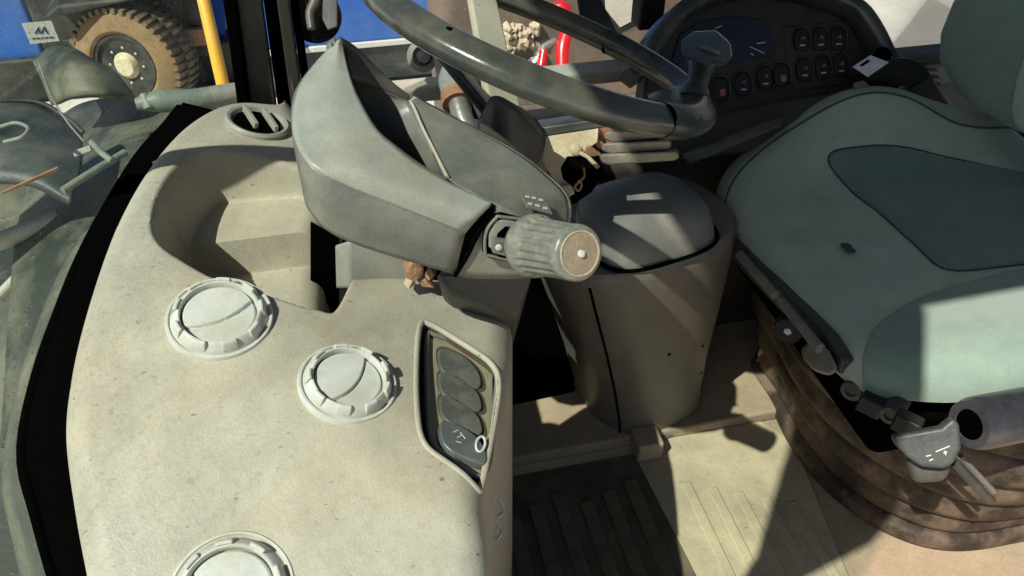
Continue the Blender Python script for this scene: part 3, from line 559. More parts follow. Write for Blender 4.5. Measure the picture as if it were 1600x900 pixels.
# end cover: the near side of the lower end
E0=[(772,318,.589),(790,326,.586),(815,341,.582),(850,350,.595),(885,357,.622)]
E1=[(742,372,.581),(775,380,.579),(815,388,.577),(850,392,.585),(878,390,.612)]
E2=[(712,431,.584),(755,436,.580),(822,434,.580),(850,420,.59),(870,405,.61)]
patch('end_cover',[Yp(E0),Yp(E1),Yp(E2)],M['grey'],colm,nu=40,nv=10,solid=.004)
tube('cover_seam',Yp([(771,319,.5885),(748,362,.5785),(731,398,.579),(711,431,.583)]),.0022,M['frit'],colm,n=16,seg=8)
hull('seam_shadow_gap',Yp([(768,322,.588),(774,326,.586),(738,390,.579),(730,396,.579),(745,358,.5785),(752,352,.5785)])+[p+np.array([0,.004,0]) for p in Yp([(768,322,.588),(730,396,.579)])],M['frit'],colm,bev=0)
# stalk aperture
apn=np.cross(PY(850,392,.585)-PY(742,372,.581),PY(815,341,.582)-PY(775,436,.580)); apn*=np.sign(apn@(CP-PY(800,380,.58)))
ap=Pl(PY(800,380,.572),apn)
plate('stalk_aperture',[ap.hit(*q) for q in((757,360),(773,338),(785,336),(850,352),(850,410),(835,418),(765,404),(755,396))],ap.n,.006,M['frit'],colm,bev=.001)
tube('aperture_rim',[ap.hit(*q,.0015) for q in((760,362),(774,342),(786,339),(848,354),(850,408),(835,413),(768,400),(758,392))],.0016,M['cover'],colm,closed=True,n=60,seg=8)
plate('aperture_liner',[ap.hit(*q,.002) for q in((764,365),(776,346),(788,343),(822,350),(818,358),(790,354),(778,365),(772,393),(764,386))],ap.n,.003,M['greylt'],colm,bev=.0008)
brk=plate('stalk_bracket',[ap.hit(*q,.006) for q in((770,374),(812,381),(812,406),(770,396))],ap.n,.006,M['cover'],colm,bev=.001)
lathe('screw',[(.0032,0),(.003,.0015),(.0016,.0018)],ap.hit(779,386,.0065),ap.n,M['pale'],brk,seg=16)
lathe('screw',[(.0025,0),(.0024,.001)],ap.hit(800,392,.0065),ap.n,M['steel'],brk,seg=16)
# label plate with six pale pictograms
lc=PY(840,316,.617); 
def top_at(x,y):
    best=None
    for k in np.linspace(.56,.72,160):
        pass
    return PY(x,y,.617)
ln=np.cross(PY(882,302,.658)-PY(773,318,.589),PY(735,301,.597)-PY(840,328,.61)); ln*=np.sign(ln[2])
lp=Pl(PY(838,318,.611)+np.array([0,0,.004]),ln)
lab=plate('pictogram_label',[lp.hit(*q) for q in((815,302),(852,310),(863,334),(824,324))],lp.n,.001,M['cover'],colm)
for k,(x,y) in enumerate(((824,307),(834,309),(845,312),(828,318),(840,321),(852,325))):
    plate('pictogram',[lp.hit(x-3.5,y-2,.0006),lp.hit(x+3,y-1.5,.0006),lp.hit(x+4,y+2.2,.0006),lp.hit(x-2.5,y+1.2,.0006)],lp.n,.0004,M['pale'],lab,smooth=False)
# ribbed stalk knob
k1=PW(834,384,.715); k2=PW(906,396,.650); ax=k2-k1; L_=np.linalg.norm(ax)
def rib(a,i): return 1+(.0 if i in(0,1,2,3,4,9,10,11,12) else .042*math.cos(20*a))
kn=lathe('stalk_knob',[(.015,-.014),(.026,-.009),(.0290,0),(.0290,.005),(.0275,.009),(.0250,.013),(.0248,.02),(.0240,L_*.5),(.0232,L_*.80),(.0242,L_*.86),(.0242,L_*.95),(.0220,L_),(.0185,L_)],k1,ax,M['knob'],colm,seg=180,mod=rib,angle=60,label='ribbed grey stalk knob with a dusty round end cap')
lathe('end_cap',[(.0188,L_-.001),(.0182,L_+.0006),(.0178,L_+.0002),(.010,L_+.0008),(.0035,L_+.0012),(.003,L_+.0022),(.0015,L_+.0026)],k1,ax,M['knobcap'],kn,seg=48)
lathe('cap_ring',[(.0193,L_-.001),(.0193,L_+.0009),(.0181,L_+.0009),(.0179,L_)],k1,ax,M['dustmetal'],kn,seg=48)
lathe('cap_pip',[(.0033,L_+.001),(.0030,L_+.0036),(.001,L_+.0042)],k1,ax,M['pale'],kn,seg=20)
tube('stalk',[PW(786,366,.77),PW(800,372,.755),PW(818,379,.742)],.0085,M['rust'],kn,seg=20)
# support under the cowl, shade put into its dark tone, and the grey box behind the tray
sup=thing('column_support','shade-toned steering column support dropping from the cowl to the floor','column support',(.12,.75,0))
hull('support_cover',[PY(680,428,.66),PY(832,428,.66),PY(705,458,.66),PY(806,500,.66),PY(832,428,.80),PY(690,420,.80),PY(795,560,.80),PY(720,560,.80)],M['dark'],sup,bev=.006)
hull('side_box',[PY(522,384,.76),PY(545,376,.74),PY(640,400,.74),PY(640,450,.74),PY(545,450,.74),PY(524,450,.76),PY(560,372,.82),PY(640,380,.82),PY(640,460,.82),PY(560,460,.82)],M['greylt'],sup,bev=.004)
for (x,y,r_) in((650,425,.012),(662,438,.010),(640,438,.008),(672,428,.009)):
    bm=bmesh.new(); bmesh.ops.create_icosphere(bm,subdivisions=1,radius=r_); c=PY(x,y,.70); V=[np.array(v.co)*(1+.3*rng.normal())+c for v in bm.verts]; fs=[[v.index for v in f.verts] for f in bm.faces]; bm.free(); mesh('debris',V,fs,M['rust'] if x!=640 else M['dustmetal'],sup)
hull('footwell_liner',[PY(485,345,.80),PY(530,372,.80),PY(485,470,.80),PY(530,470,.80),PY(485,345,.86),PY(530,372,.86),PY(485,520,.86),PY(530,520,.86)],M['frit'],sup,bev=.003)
hull('footwell_shade_panel',[(-.15,.99,.5),(.36,1.02,.5),(-.15,.99,0.02),(.36,1.02,0.02),(-.15,1.1,.5),(.36,1.1,.5),(-.15,1.1,0.02),(.36,1.1,0.02)],M['frit'],sup,bev=.005)  # black panel stands in for the deep shade of the footwell
pedl=thing('pedal','dark pedal deep in the footwell behind the dashboard','pedal',PZ(820,560,.1))
hull('pad',[PY(806,520,1.02),PY(832,512,1.02),PY(855,565,1.02),PY(830,575,1.02),PY(806,520,1.035),PY(832,512,1.035),PY(855,565,1.035),PY(830,575,1.035)],M['slate'],pedl,bev=.003)
tube('pedal_arm',[PY(830,560,1.04),PY(820,500,1.1),PY(815,450,1.12)],.008,M['dark'],pedl)
# column post and boot up to the hub
whc=np.array([.223,.831,.841]); wn=np.array([.379,.089,.921]); wn/=np.linalg.norm(wn); WR=.1946; hubc=whc-wn*.09
post=thing('steering_post','dark rubber boot of the steering post under the wheel hub','steering post',PY(800,250,.80))
patch('boot',[[PY(757,168,.80),PY(770,150,.78),PY(800,160,.77),PY(838,185,.79)],[PY(746,210,.79),PY(772,215,.765),PY(806,225,.76),PY(852,212,.785)],[PY(752,232,.79),PY(778,252,.77),PY(812,262,.765),PY(848,240,.79)],[PY(762,250,.82),PY(785,268,.80),PY(810,275,.80),PY(838,260,.82)]],M['dark'],post,nu=24,nv=16,solid=.003)
tube('post_core',[hubc,PY(800,230,.82),PY(790,300,.84)],.02,M['dark'],post,seg=24)
# ================================================================ STEERING WHEEL
stw=thing('steering_wheel','worn grey steering wheel with dark lower grip and spinner knob','steering wheel',whc)
u=np.cross(wn,[0,1,0]); u/=np.linalg.norm(u); v=np.cross(wn,u)
def wp(t,rr=WR,h=0): return whc+rr*(math.cos(t)*u+math.sin(t)*v)+wn*h
# find angle of the low right point
def proj(P): q=P-CP; d=q@fwd; return 800+F*(q@rgt)/d,450-F*(q@upv)/d
angs=np.linspace(0,2*math.pi,361); px=[proj(wp(a)) for a in angs]
def ang_at(x,y): return angs[int(np.argmin([(q[0]-x)**2+(q[1]-y)**2 for q in px]))]
aN=ang_at(1035,188); aF=ang_at(950,72); aT=ang_at(1100,165)
def arc(a,b,n):
    d=(b-a+math.pi)%(2*math.pi)-math.pi; return [a+d*i/(n-1) for i in range(n)]
def rimseg(name,ts,r,m,**k):
    P=[wp(t) for t in ts]; seg=36; V=[]
    for i,t in enumerate(ts):
        ro=(wp(t)-whc)/WR
        for j in range(seg):
            a=2*math.pi*j/seg; ca,sa=math.cos(a),math.sin(a); ex_=2/2.9; qx=r*1.08*abs(ca)**ex_*(1 if ca>0 else -1); qy=r*.86*abs(sa)**ex_*(1 if sa>0 else -1); cx_,sx_=math.cos(.55),math.sin(.55); V.append(P[i]+(qx*cx_+qy*sx_)*ro+(-qx*sx_+qy*cx_)*wn)
    K=len(ts); fs=[(i*seg+j,i*seg+(j+1)%seg,(i+1)*seg+(j+1)%seg,(i+1)*seg+j) for i in range(K-1) for j in range(seg)]+[tuple(range(seg))[::-1],tuple(range((K-1)*seg,K*seg))]
    return mesh(name,V,fs,m,stw,angle=50,**k)
short=arc(aN,aF,40)
rimseg('lower_grip',short,.0165,M['grip'],label='darker gripped section nearest the seat')
d=(aF-aN+math.pi)%(2*math.pi)-math.pi; lng=[aN-(2*math.pi-abs(d))*i/139*np.sign(d)*-1*-1 for i in range(140)]
rimseg('rim',[aN-np.sign(d)*((2*math.pi-abs(d))*i/139) for i in range(140)],.0152,M['rim'])
for a in(aN,aF): lathe('joint',[(.0166,-.0010),(.0166,.0010)],wp(a),np.cross(wn,wp(a)-whc),M['frit'],stw,seg=24)
for a in(ang_at(700,62)+.0,): box('rim_rivet',wp(a,WR,.0135),(.012,.005,.002),M['frit'],stw,bev=.0005,rot=frame_from(wn,np.cross(wn,wp(a)-whc)))
lathe('hub',[(.02,-.05),(.030,-.04),(.034,-.015),(.03,.0),(.015,.008)],hubc,wn,M['dark'],stw,seg=40)
for k,a in enumerate((ang_at(768,-70),ang_at(1095,160),ang_at(640,40)-.9)):
    ro=(wp(a)-whc)/WR; tn=np.cross(wn,ro); wd=.021 if k==0 else .015
    V=[hubc+ro*.02+tn*s_*wd*1.1+wn*h_ for s_ in(-1,1) for h_ in(-.02,-.004)]+[wp(a,WR*.97)+tn*s_*wd+wn*h_ for s_ in(-1,1) for h_ in(-.012,.002)]
    hull('spoke',V,M['beige'] if k==0 else M['grip'],stw,bev=.004,label='pale dusty spoke rising to the far rim' if k==0 else None)
wT=(wp(aT)-CP)@fwd
base=PW(1083,150,wT-.005); topk=PW(1102,82,wT+.01)
sk=hull('spinner_knob',[PW(x,y,wT+w_) for x,y,w_ in((1063,62,.0),(1062,82,-.02),(1082,48,.02),(1118,46,.03),(1143,68,.02),(1146,88,.0),(1132,103,-.02),(1100,100,-.035),(1075,95,-.03),(1085,60,.05),(1130,62,.06),(1140,90,.04))],M['grip'],stw,bev=.004,label='dark angular spinner knob clamped on the right of the rim')
lathe('stem',[(.020,-.008),(.019,.0),(.013,.014),(.013,.03),(.017,.045),(.022,.052)],base,topk-base,M['grip'],sk,seg=32)
hull('clamp',[PW(x,y,wT+w_) for x,y,w_ in((1010,146,.0),(1060,134,.0),(1110,140,-.01),(1112,160,-.03),(1060,163,-.04),(1012,156,-.02),(1030,142,.03),(1090,138,.03))],M['rim'],sk,bev=.003)
# ================================================================ PEDESTAL (column base)
ped=thing('pedestal','brown grey moulded pedestal between steering column and seat, mostly in shade','pedestal',PZ(990,620,0))
def ring(c,rx,ry,z,rot=0,n=48,sq=2.7):
    return [np.array([c[0]+x,c[1]+y,z]) for x,y in ell(0,0,rx,ry,rot,n,sq)]
cb=PZ(992,610,0.); ctp=PY(988,345,.945)
prof=[(0,.128,.132,0),(.05,.120,.126,.02),(.14,.118,.122,.05),(.35,.126,.122,.3),(.6,.142,.124,.5),(.85,.160,.122,.85),(.95,.166,.119,1),(.985,.166,.117,1),(1,.160,.112,1)]
V=[]; 
for t,rx,ry,_ in prof:
    c=cb*(1-t)+ctp*t; V+=ring(c,rx,ry,c[2],.25)
n_=48; K=len(prof); fs=[(i*n_+j,i*n_+(j+1)%n_,(i+1)*n_+(j+1)%n_,(i+1)*n_+j) for i in range(K-1) for j in range(n_)]+[tuple(range((K-1)*n_,K*n_))]
mesh('pedestal_body',V,fs,M['cone'],ped)
V=[*ring(cb,.13,.14,.0,.25),*ring(cb,.128,.138,.014,.25),*ring(cb,.112,.122,.022,.25)]
mesh('floor_flange',V,[(i*n_+j,i*n_+(j+1)%n_,(i+1)*n_+(j+1)%n_,(i+1)*n_+j) for i in range(2) for j in range(n_)],M['cone'],ped)
gc=ctp+np.array([.008,-.040,0]); V=[]; GR=((1.0,-.01),(1.0,.012),(.985,.030),(.95,.044),(.88,.056),(.76,.064),(.5,.069),(.15,.071))
for k,(f,h) in enumerate(GR): V+=ring(gc+np.array([-.012*h/.07,.012*h/.07,0]),.100*f,.074*f,gc[2]+h,.22,64,3.4)
mesh('gear_cover',V,[(i*64+j,i*64+(j+1)%64,(i+1)*64+(j+1)%64,(i+1)*64+j) for i in range(len(GR)-1) for j in range(64)]+[tuple(range((len(GR)-1)*64,len(GR)*64))],M['cover'],ped,angle=60)
lipr=ring(gc,.103,.077,gc[2]+.004,.22,64,3.4); tube('cover_lip',lipr,.003,M['frit'],ped,closed=True,seg=8)
# mould seam down the front and two plug holes
def pedpt(a,t):
    c=cb*(1-t)+ctp*t; tt=[p[0] for p in prof]; rx=np.interp(t,tt,[p[1] for p in prof]); ry=np.interp(t,tt,[p[2] for p in prof])
    R_=ring(c,rx,ry,c[2],.25,360); return R_[int(a)%360]
tube('mould_seam',[pedpt(222,t) for t in np.linspace(.03,.95,24)],.0022,M['frit'],ped,seg=6)
for a,t in((268,.55),(292,.50),(300,.30)):
    q=pedpt(a,t); lathe('plug',[(.0035,-.002),(.003,.001)],q,q-(cb*(1-t)+ctp*t),M['frit'],ped,seg=12)
# dusty bracket and bellows stack behind the wheel
brk=thing('latch_bracket','dusty cream metal bracket with a dark hole behind the wheel rim','bracket',PY(880,240,.90))
bp_=Pl(PY(880,245,.88),(-.1,-.8,.6))
plate('bracket_plate',[bp_.hit(*q) for q in((848,250),(853,215),(872,201),(905,190),(936,196),(934,222),(905,243),(886,245),(876,262),(880,280),(896,292),(898,303),(884,307),(876,301))],bp_.n,.006,M['dustmetal'],brk,bev=.0015)
hull('bracket_tip',[bp_.hit(x,y,o_) for x,y in((872,290),(892,288),(898,300),(890,308),(878,304)) for o_ in(-.002,.008)],M['dustmetal'],brk,bev=.003)
lathe('bolt',[(.008,0),(.008,.003),(.005,.005),(.004,.0055)],bp_.hit(899,233,.002),bp_.n,M['dustmetal'],brk,seg=24)
plate('dark_opening',[bp_.hit(*q,-.006) for q in((876,240),(930,225),(945,270),(925,300),(895,320),(872,280))],bp_.n,.03,M['frit'],brk)
tube('wire_loop',[bp_.hit(*q,.004) for q in((912,262),(913,275),(905,284),(898,292),(904,298),(909,288),(903,282))],.0016,M['rust'],brk,n=30,seg=8)
tube('wire',[bp_.hit(*q,.003) for q in((905,238),(918,245),(925,252),(935,262))],.003,M['dustmetal'],brk,n=16,seg=8)
bel=thing('lever_bellows','stack of dusty rubber gaiter folds behind the gear cover','gaiter',PY(985,225,.95))
for i,y0_ in enumerate((187,203,221,238)):
    yy=.915-.012*i; x0_=926-4*i; x1_=1022+12*i
    for nm_,xa,xb,m_ in(('gaiter_fold',x0_+22,x1_,M['fold']),('gaiter_end',x0_,x0_+26,M['rust'])):
        if nm_=='gaiter_fold': pts=[(xa,y0_+4),(xa+14,y0_+9),(xb,y0_-1),(xb+4,y0_+8),(xb-4,y0_+13),(xa+14,y0_+20),(xa,y0_+15)]
        else: pts=[(xa,y0_-8),(xa+8,y0_-11),(xb,y0_+3),(xb,y0_+15),(xa+6,y0_+6),(xa,y0_+2)]
        hull(nm_,[PY(x,y,yy) for x,y in pts]+[PY(x,y-5,yy+.05) for x,y in pts],m_,bel,bev=.003)
hull('gaiter_root',[PY(x,y,d) for x,y in((925,195),(940,190),(962,205),(965,250),(925,252),(918,225)) for d in(.905,.97)],M['rust'],bel,bev=.006)
# ================================================================ SIDE CONSOLE with instruments
con=thing('side_console','dark side console with hooded display and oval rocker switches beyond the seat','instrument console',(.65,1.15,.3))
cpn=np.array([0,-.80,.60]); cp_=Pl((.65,1.13,.56),cpn)
face=[cp_.hit(*q) for q in((1010,110),(1030,60),(1060,22),(1100,0),(1160,-14),(1240,-10),(1310,10),(1350,30),(1375,65),(1400,120),(1410,165),(1400,200),(1280,200),(1100,230),(1040,235),(1000,200))]
plate('console_face',face,cpn,.05,M['console'],con,bev=.006)
lowp=[PY(995,205,1.08),PY(1060,190,1.08),PY(1250,150,1.09),PY(1410,130,1.10),PY(1430,210,1.10),PY(1250,240,1.06),PY(1110,240,1.03),PY(1062,252,1.02),PY(1030,235,1.04)]
hull('console_lower',lowp+[q+np.array([0,.20,-.12]) for q in lowp],M['console'],con,bev=.01)
hull('console_lip',[PY(1062,240,1.0),PY(1075,258,1.0),PY(1110,245,1.0),PY(1225,195,1.03),PY(1222,180,1.05),PY(1100,225,1.05),PY(1062,240,1.06),PY(1225,200,1.1)],M['dark'],con,bev=.004)
box('console_base',(.72,1.24,.22),(.75,.2,.5),M['console'],con,bev=.02)
# hood: thick arch around the display
arch=[(985,122),(1008,100),(1028,62),(1055,28),(1092,2),(1130,-14),(1175,-22),(1230,-20),(1290,-8),(1335,12),(1362,45),(1388,100),(1402,150)]
ar=[cp_.hit(*q,.03) for q in arch]; P=cr(ar,60); V=[]; 
cen=P.mean(0)
for i,q in enumerate(P):
    t=P[min(i+1,59)]-P[max(i-1,0)]; t/=np.linalg.norm(t); o_=np.cross(t,cp_.n); o_*=np.sign(o_@(q-cen)) if abs(o_@(q-cen))>1e-6 else 1
    w_=.016
    for a_,b_ in((-.9,-.03),(-.9,.012),(-.5,.02),(0,.022),(.6,.018),(1,.008),(1,-.05)): V.append(q+o_*w_*a_+cp_.n*b_)
fs=[(i*7+j,i*7+j+1,(i+1)*7+j+1,(i+1)*7+j) for i in range(59) for j in range(6)]+[tuple(range(7)),tuple(range(59*7+6,59*7-1,-1))]+[(i*7+6,i*7,(i+1)*7,(i+1)*7+6) for i in range(59)]
mesh('hood',V,fs,M['grip'],con,angle=60)
dsp=plate('display',[cp_.hit(*q,.004) for q in((1050,95),(1062,55),(1090,36),(1140,26),(1185,28),(1205,45),(1213,80),(1205,88),(1120,100),(1070,106))],cpn,.006,M['screen'],con,bev=.001)
for (a,b) in(((1172,73),(1194,83)),((1118,44),(1128,40)),((1173,84),(1178,86)),((1182,68),(1196,66))):
    tube('needle_mark',[cp_.hit(*a,.0056),cp_.hit(*b,.0056)],.0009,M['label'],dsp,seg=6)
plate('switch_bay',[cp_.hit(*q,.003) for q in((1225,42),(1330,30),(1352,60),(1352,128),(1240,142),(1232,100))],cpn,.004,M['console'],con,bev=.003)
SW=[(1127,139,1),(1162,131,0),(1197,122,0),(1222,117,1),(1258,109,0),(1287,105,0),(1315,102,0),(1254,62,0),(1283,61,0),(1311,60,0)]
for i,(x,y,red) in enumerate(SW):
    s_=plate('rocker_switch',[cp_.hit(*q,.011) for q in ell(x,y,11.5,18.5,-.08)],cpn,.012,M['black'],con,bev=.003)
    tube('switch_bezel',[cp_.hit(*q,.004) for q in ell(x,y,13.5,21,-.08)],.0018,M['dark'],con,closed=True,seg=8)
    plate('indicator',[cp_.hit(*q,.0116) for q in (((x-2,y+1),(x+6,y),(x+7,y+10),(x-1,y+11)) if red else ((x-4,y+8),(x+4,y+7.4),(x+4,y+9.4),(x-4,y+10)))],cpn,.001,M['pink'] if red else M['pale'],s_,smooth=False)
    if not red:
        tube('symbol_stroke',[cp_.hit(x-2,y-1,.0116),cp_.hit(x+2,y-5,.0116)],.0004,M['label'],s_,seg=6)
        tube('symbol_stroke',[cp_.hit(x+2,y-5,.0116),cp_.hit(x+3,y,.0116)],.0004,M['label'],s_,seg=6)
# side window with far ground beyond
swd=thing('side_window','clear side window pane above the console looking onto pale ground','window',(.7,1.43,.6))
mesh('pane',[(-.05,1.435,.45),(1.48,1.435,.45),(1.48,1.435,1.9),(-.05,1.435,1.9)],[(0,1,2,3)],M['glassclear'],swd,smooth=False,solid=.004)
# pale panel in a dark frame, standing in for lit ground through a window
mr=thing('mirror','pale rectangular panel, standing in for lit ground, in a black frame at the top, left of the console hood','mirror',PW(975,15,1.9))
mp_=Pl(PW(975,15,2.8),(-.2,-1,.3))
plate('panel_frame',[mp_.hit(*q) for q in((935,-30),(1018,-30),(1016,30),(968,54),(948,30),(938,14))],mp_.n,.03,M['black'],mr,bev=.004)
plate('pale_panel',[mp_.hit(*q,.004) for q in((944,-26),(1010,-26),(1009,22),(969,43),(955,26),(946,14))],mp_.n,.004,M['palesill'],mr,bev=.001)
hull('arm_or_shade_bar',[PW(x,y,w_) for x,y in((900,-10),(935,-10),(970,75),(985,95),(930,60),(905,25)) for w_ in(1.5,1.54)],M['slate'],mr,bev=.005)
rm=thing('side_mirror','round black side mirror back and bent stem by the pillar','mirror',PW(492,20,1.7))
lathe('mirror_back',[(.045,-.02),(.052,-.005),(.05,.01),(.03,.022),(.01,.025)],PW(492,25,1.55),CP-PW(492,25,1.5),M['frit'],rm,seg=40)
tube('stem',[PW(487,45,1.5),PW(485,20,1.5),PW(495,-5,1.5),PW(500,-60,1.5)],[.008,.009,.012,.012],M['dark'],rm,n=20)
hull('stem_block',[PW(x,y,w_) for x,y in((503,-30),(528,-30),(528,42),(512,48),(503,30)) for w_ in(1.5,1.54)],M['black'],rm,bev=.003)
# hydraulic ram outside
hr=thing('hydraulic_ram','cast grey ram with rusty collar standing behind the wheel rim','hydraulic ram',PW(715,160,1.35))
tube('barrel',[PW(700,60,1.42),PW(705,110,1.40),PW(713,148,1.38)],[.030,.028,.026],M['ramgrey'],hr,seg=28)
tube('collar',[PW(712,146,1.38),PW(716,162,1.37)],[.027,.028],M['rust'],hr,seg=28)
tube('rod',[PW(716,160,1.37),PW(722,180,1.36),PW(735,215,1.35)],[.018,.018,.018],M['steel'],hr,seg=24)
lathe('port',[(.028,-.01),(.028,.01),(.018,.012),(.018,.0)],PW(660,88,1.42),CP-PW(660,88,1.42),M['greylt'],hr,seg=32)
lathe('port_core',[(.015,0),(.012,.012),(.004,.014)],PW(662,88,1.42),CP-PW(660,88,1.42),M['steel'],hr,seg=12)
hull('lug',[PW(x,y,w_) for x,y in((735,150),(752,148),(760,165),(750,188),(738,185)) for w_ in(1.38,1.42)],M['black'],hr,bev=.003)
# ================================================================ SEAT
seat=thing('driver_seat','grey green fabric driver seat with teal centre panel and black suspension','seat',(.8,.78,0))
spoly=cr([(.574,.60),(.570,.78),(.575,.96),(.606,1.045),(.70,1.085),(.86,1.10),(1.1,1.08),(1.16,.95),(1.16,.6),(1.1,.505),(.86,.485),(.72,.492),(.62,.535)],160,True)
def sz(x,y):
    z=.505+.010*np.sin(np.clip((x-.56)/.6,0,1)*math.pi)
    fb_=.085*np.exp(-((x-.86)/.17)**2)+.006
    z=z+fb_*sstep((y-.90)/.16)
    nb_=.035*np.exp(-((x-.86)/.2)**2)+.004
    z=z+nb_*sstep((.66-y)/.12)
    z=z-.016*sstep((.70-x)/.16)+.012*sstep((x-.95)/.15)
    z=z+.0012*np.sin(31*x+9*np.sin(7*y))*np.sin(23*y+1.3)+.0008*np.sin(61*y+14*x)
    cd_=sdf(cpan,x,y)[0]
    return z-.005*np.exp(-(cd_/.006)**2)-.004*sstep(-cd_/.05)
cpan=cr([PZ(*q,.512)[:2] for q in((1288,268),(1340,262),(1440,258),(1535,262),(1640,290),(1700,340),(1690,400),(1600,412),(1540,420),(1490,421),(1455,405),(1390,345),(1330,298))],120,True)
ssurf=surf(spoly,sz,.040,3.,.004,0)
cus=sheet('cushion',ssurf,.45,1.28,.37,1.21,.005,M['fab'],seat)
def panel(name,poly,m,parent,lab=None,h=.0028):
    poly=np.array(poly); 
    return sheet(name,ssurf,poly[:,0].min()-.01,poly[:,0].max()+.01,poly[:,1].min()-.01,poly[:,1].max()+.01,.004,m,parent,keep=lambda X,Y:sdf(poly,X,Y)[0]<.008,lift=lambda X,Y:np.clip(-sdf(poly,X,Y)[0]/.004,-1,1)*h,label=lab)
panel('centre_panel',cpan,M['fabdark'],cus)
def seam(name,line,n,closed=False,off=.0022):
    L=cr(line,n,closed) if not closed else np.array(line); x,y,z=ssurf(L[:,0],L[:,1]); 
    return tube(name,np.stack([x,y,z+off-.0012],1),.0017,M['seam'],cus,seg=8,closed=closed)
seam('seam',cpan,0,True)
fs_=[PZ(*q,.50)[:2] for q in((1100,400),(1112,330),(1135,290),(1200,256),(1300,236),(1400,231),(1480,236),(1560,226),(1640,200))]
panel('bolster_panel',np.vstack([cr(fs_,50),[(1.27,1.2),(.46,1.2)]]),M['fabbol'],cus,'far side bolster panel')
seam('seam',fs_,60)
ns_=[PZ(*q,.50)[:2] for q in((1362,640),(1350,590),(1350,545),(1372,508),(1440,472),(1520,450),(1600,430),(1720,405))]
panel('bolster_panel',np.vstack([cr(ns_,50),[(1.27,.38),(.50,.38)]]),M['fabbol'],cus,'sunlit near side bolster panel')
seam('seam',ns_,60)
seam('seam',[PZ(*q,.52)[:2] for q in((1415,580),(1440,548),(1480,525),(1540,503),(1600,488),(1700,470))],50)
# dark mark on the cushion and small nick
lathe('fabric_mark',[(.0001,0),(.006,.0004),(.0055,.0008)],PZ(1325,388,.5165),(0,0,1),M['dark'],cus,seg=20,mod=lambda a,i:1+1.2*abs(math.cos(a))) 
# backrest
bk=Pl((1.02,.8,.55),(-.95,0,.30))
bo=[bk.hit(*q) for q in((1520,-60),(1478,0),(1458,50),(1456,95),(1480,140),(1520,172),(1570,200),(1610,215))]
bo+= [bk.o+np.array([.0,.06,-.03]),bk.o+np.array([0,-.2,-.03]),bk.o+np.array([.15,-.28,.3]),bk.o+np.array([.17,-.2,.75]),bk.o+np.array([.17,.15,.75])]
br=plate('backrest',bo,bk.n,.11,M['fabbol'],seat,bev=.03,bseg=5)
bi=[bk.hit(*q,.012) for q in((1640,-20),(1602,70),(1584,125),(1576,170),(1582,196),(1605,212),(1660,215),(1800,200),(1800,0))]
plate('backrest_panel',bi,bk.n,.02,M['fab'],br,bev=.008,bseg=4)
# trim strip below the front edge
tp=[PX(1128,362,.568),PX(1150,374,.565),PX(1292,524,.563),PX(1316,562,.565),PX(1312,585,.570),PX(1272,550,.568),PX(1145,408,.572),PX(1130,385,.575)]
hull('front_trim',tp+[q+np.array([.02,0,-.004]) for q in tp],M['dark'],seat,bev=.004)
for a,b in(((1156,398),(1212,462)),((1220,470),(1282,545))):
    tube('trim_rod',[PX(*a,.553),PX(*b,.550)],.007,M['grey'],seat,seg=12)
# pan under the cushion
hull('seat_pan',[(.60,.53,.37),(.60,1.03,.37),(1.1,1.03,.37),(1.1,.53,.37),(.68,.58,.30),(.68,.98,.30),(1.08,.98,.30),(1.08,.58,.30),(.60,.53,.43),(.60,1.03,.43),(1.1,1.03,.43),(1.1,.53,.43)],M['frit'],seat,bev=.01)
# suspension bellows: stacked rounded folds down to the floor
bpoly=cr([(.755,1.02),(.742,.90),(.735,.80),(.752,.70),(.80,.615),(.87,.565),(.97,.55),(1.12,.56),(1.2,.65),(1.2,.95),(1.1,1.05),(.9,1.06)],96,True)
bcen=np.array([.95,.80])
def fold(z0,z1,g):
    n=96; V=[]
    for f,dz_ in((-.018,0),(-.003,.12),(0,.3),(0,.72),(-.004,.9),(-.018,1)):
        for q in bpoly:
            d=q-bcen; L_2=np.linalg.norm(d); V.append((*(q+d/L_2*(f+g)),z0+(z1-z0)*dz_))
    return V,[(i*n+j,i*n+(j+1)%n,(i+1)*n+(j+1)%n,(i+1)*n+j) for i in range(5) for j in range(n)]+[tuple(range(5*n,6*n))]
for z0,z1,g in ((0,.04,.012),(.04,.10,.004),(.10,.17,.022),(.17,.245,.042),(.245,.32,.066),(.32,.375,.075)):
    V,f_=fold(z0+.002,z1-.001,g); mesh('bellows_fold',V,f_,M['bellow'],seat,angle=50)
# adjusters on the front of the seat
kb=PX(1232,516,.566)
k_=lathe('height_knob',[(.021,-.03),(.021,0),(.0190,.004),(.012,.004)],kb,(-.7,-.7,.1),M['black'],seat,seg=60,mod=lambda a,i:1+.05*(1 if math.cos(14*a)>0 else -1),label='black fluted adjuster knob with a white symbol')
lathe('knob_mark',[(.006,.0045),(.004,.005)],kb,(-.7,-.7,.1),M['label'],k_,seg=5)
hull('release_lever',[PX(x,y,d) for x,y in((1250,545),(1272,528),(1296,548),(1310,577),(1298,588),(1272,580),(1256,562)) for d in(.553,.60)],M['grey'],seat,bev=.006,label='grey release lever under the front edge')
for i,(x,y,r_) in enumerate(((1330,612,.017),(1362,632,.014),(1390,650,.015),(1418,662,.012))):
    c_=PX(x,y,.578+.006*i)
    if i%2==0: lathe('adjuster',[(r_*.85,-.04),(r_*.85,-.002),(r_*.78,.001),(r_*.45,.001),(r_*.4,-.003)],c_,(-.8,-.6,.1),M['dark'],seat,seg=28)
    else: box('adjuster_block',c_,(.03,.022,.026),M['black'],seat,bev=.003,rot=frame_from((-.8,-.6,.3)))
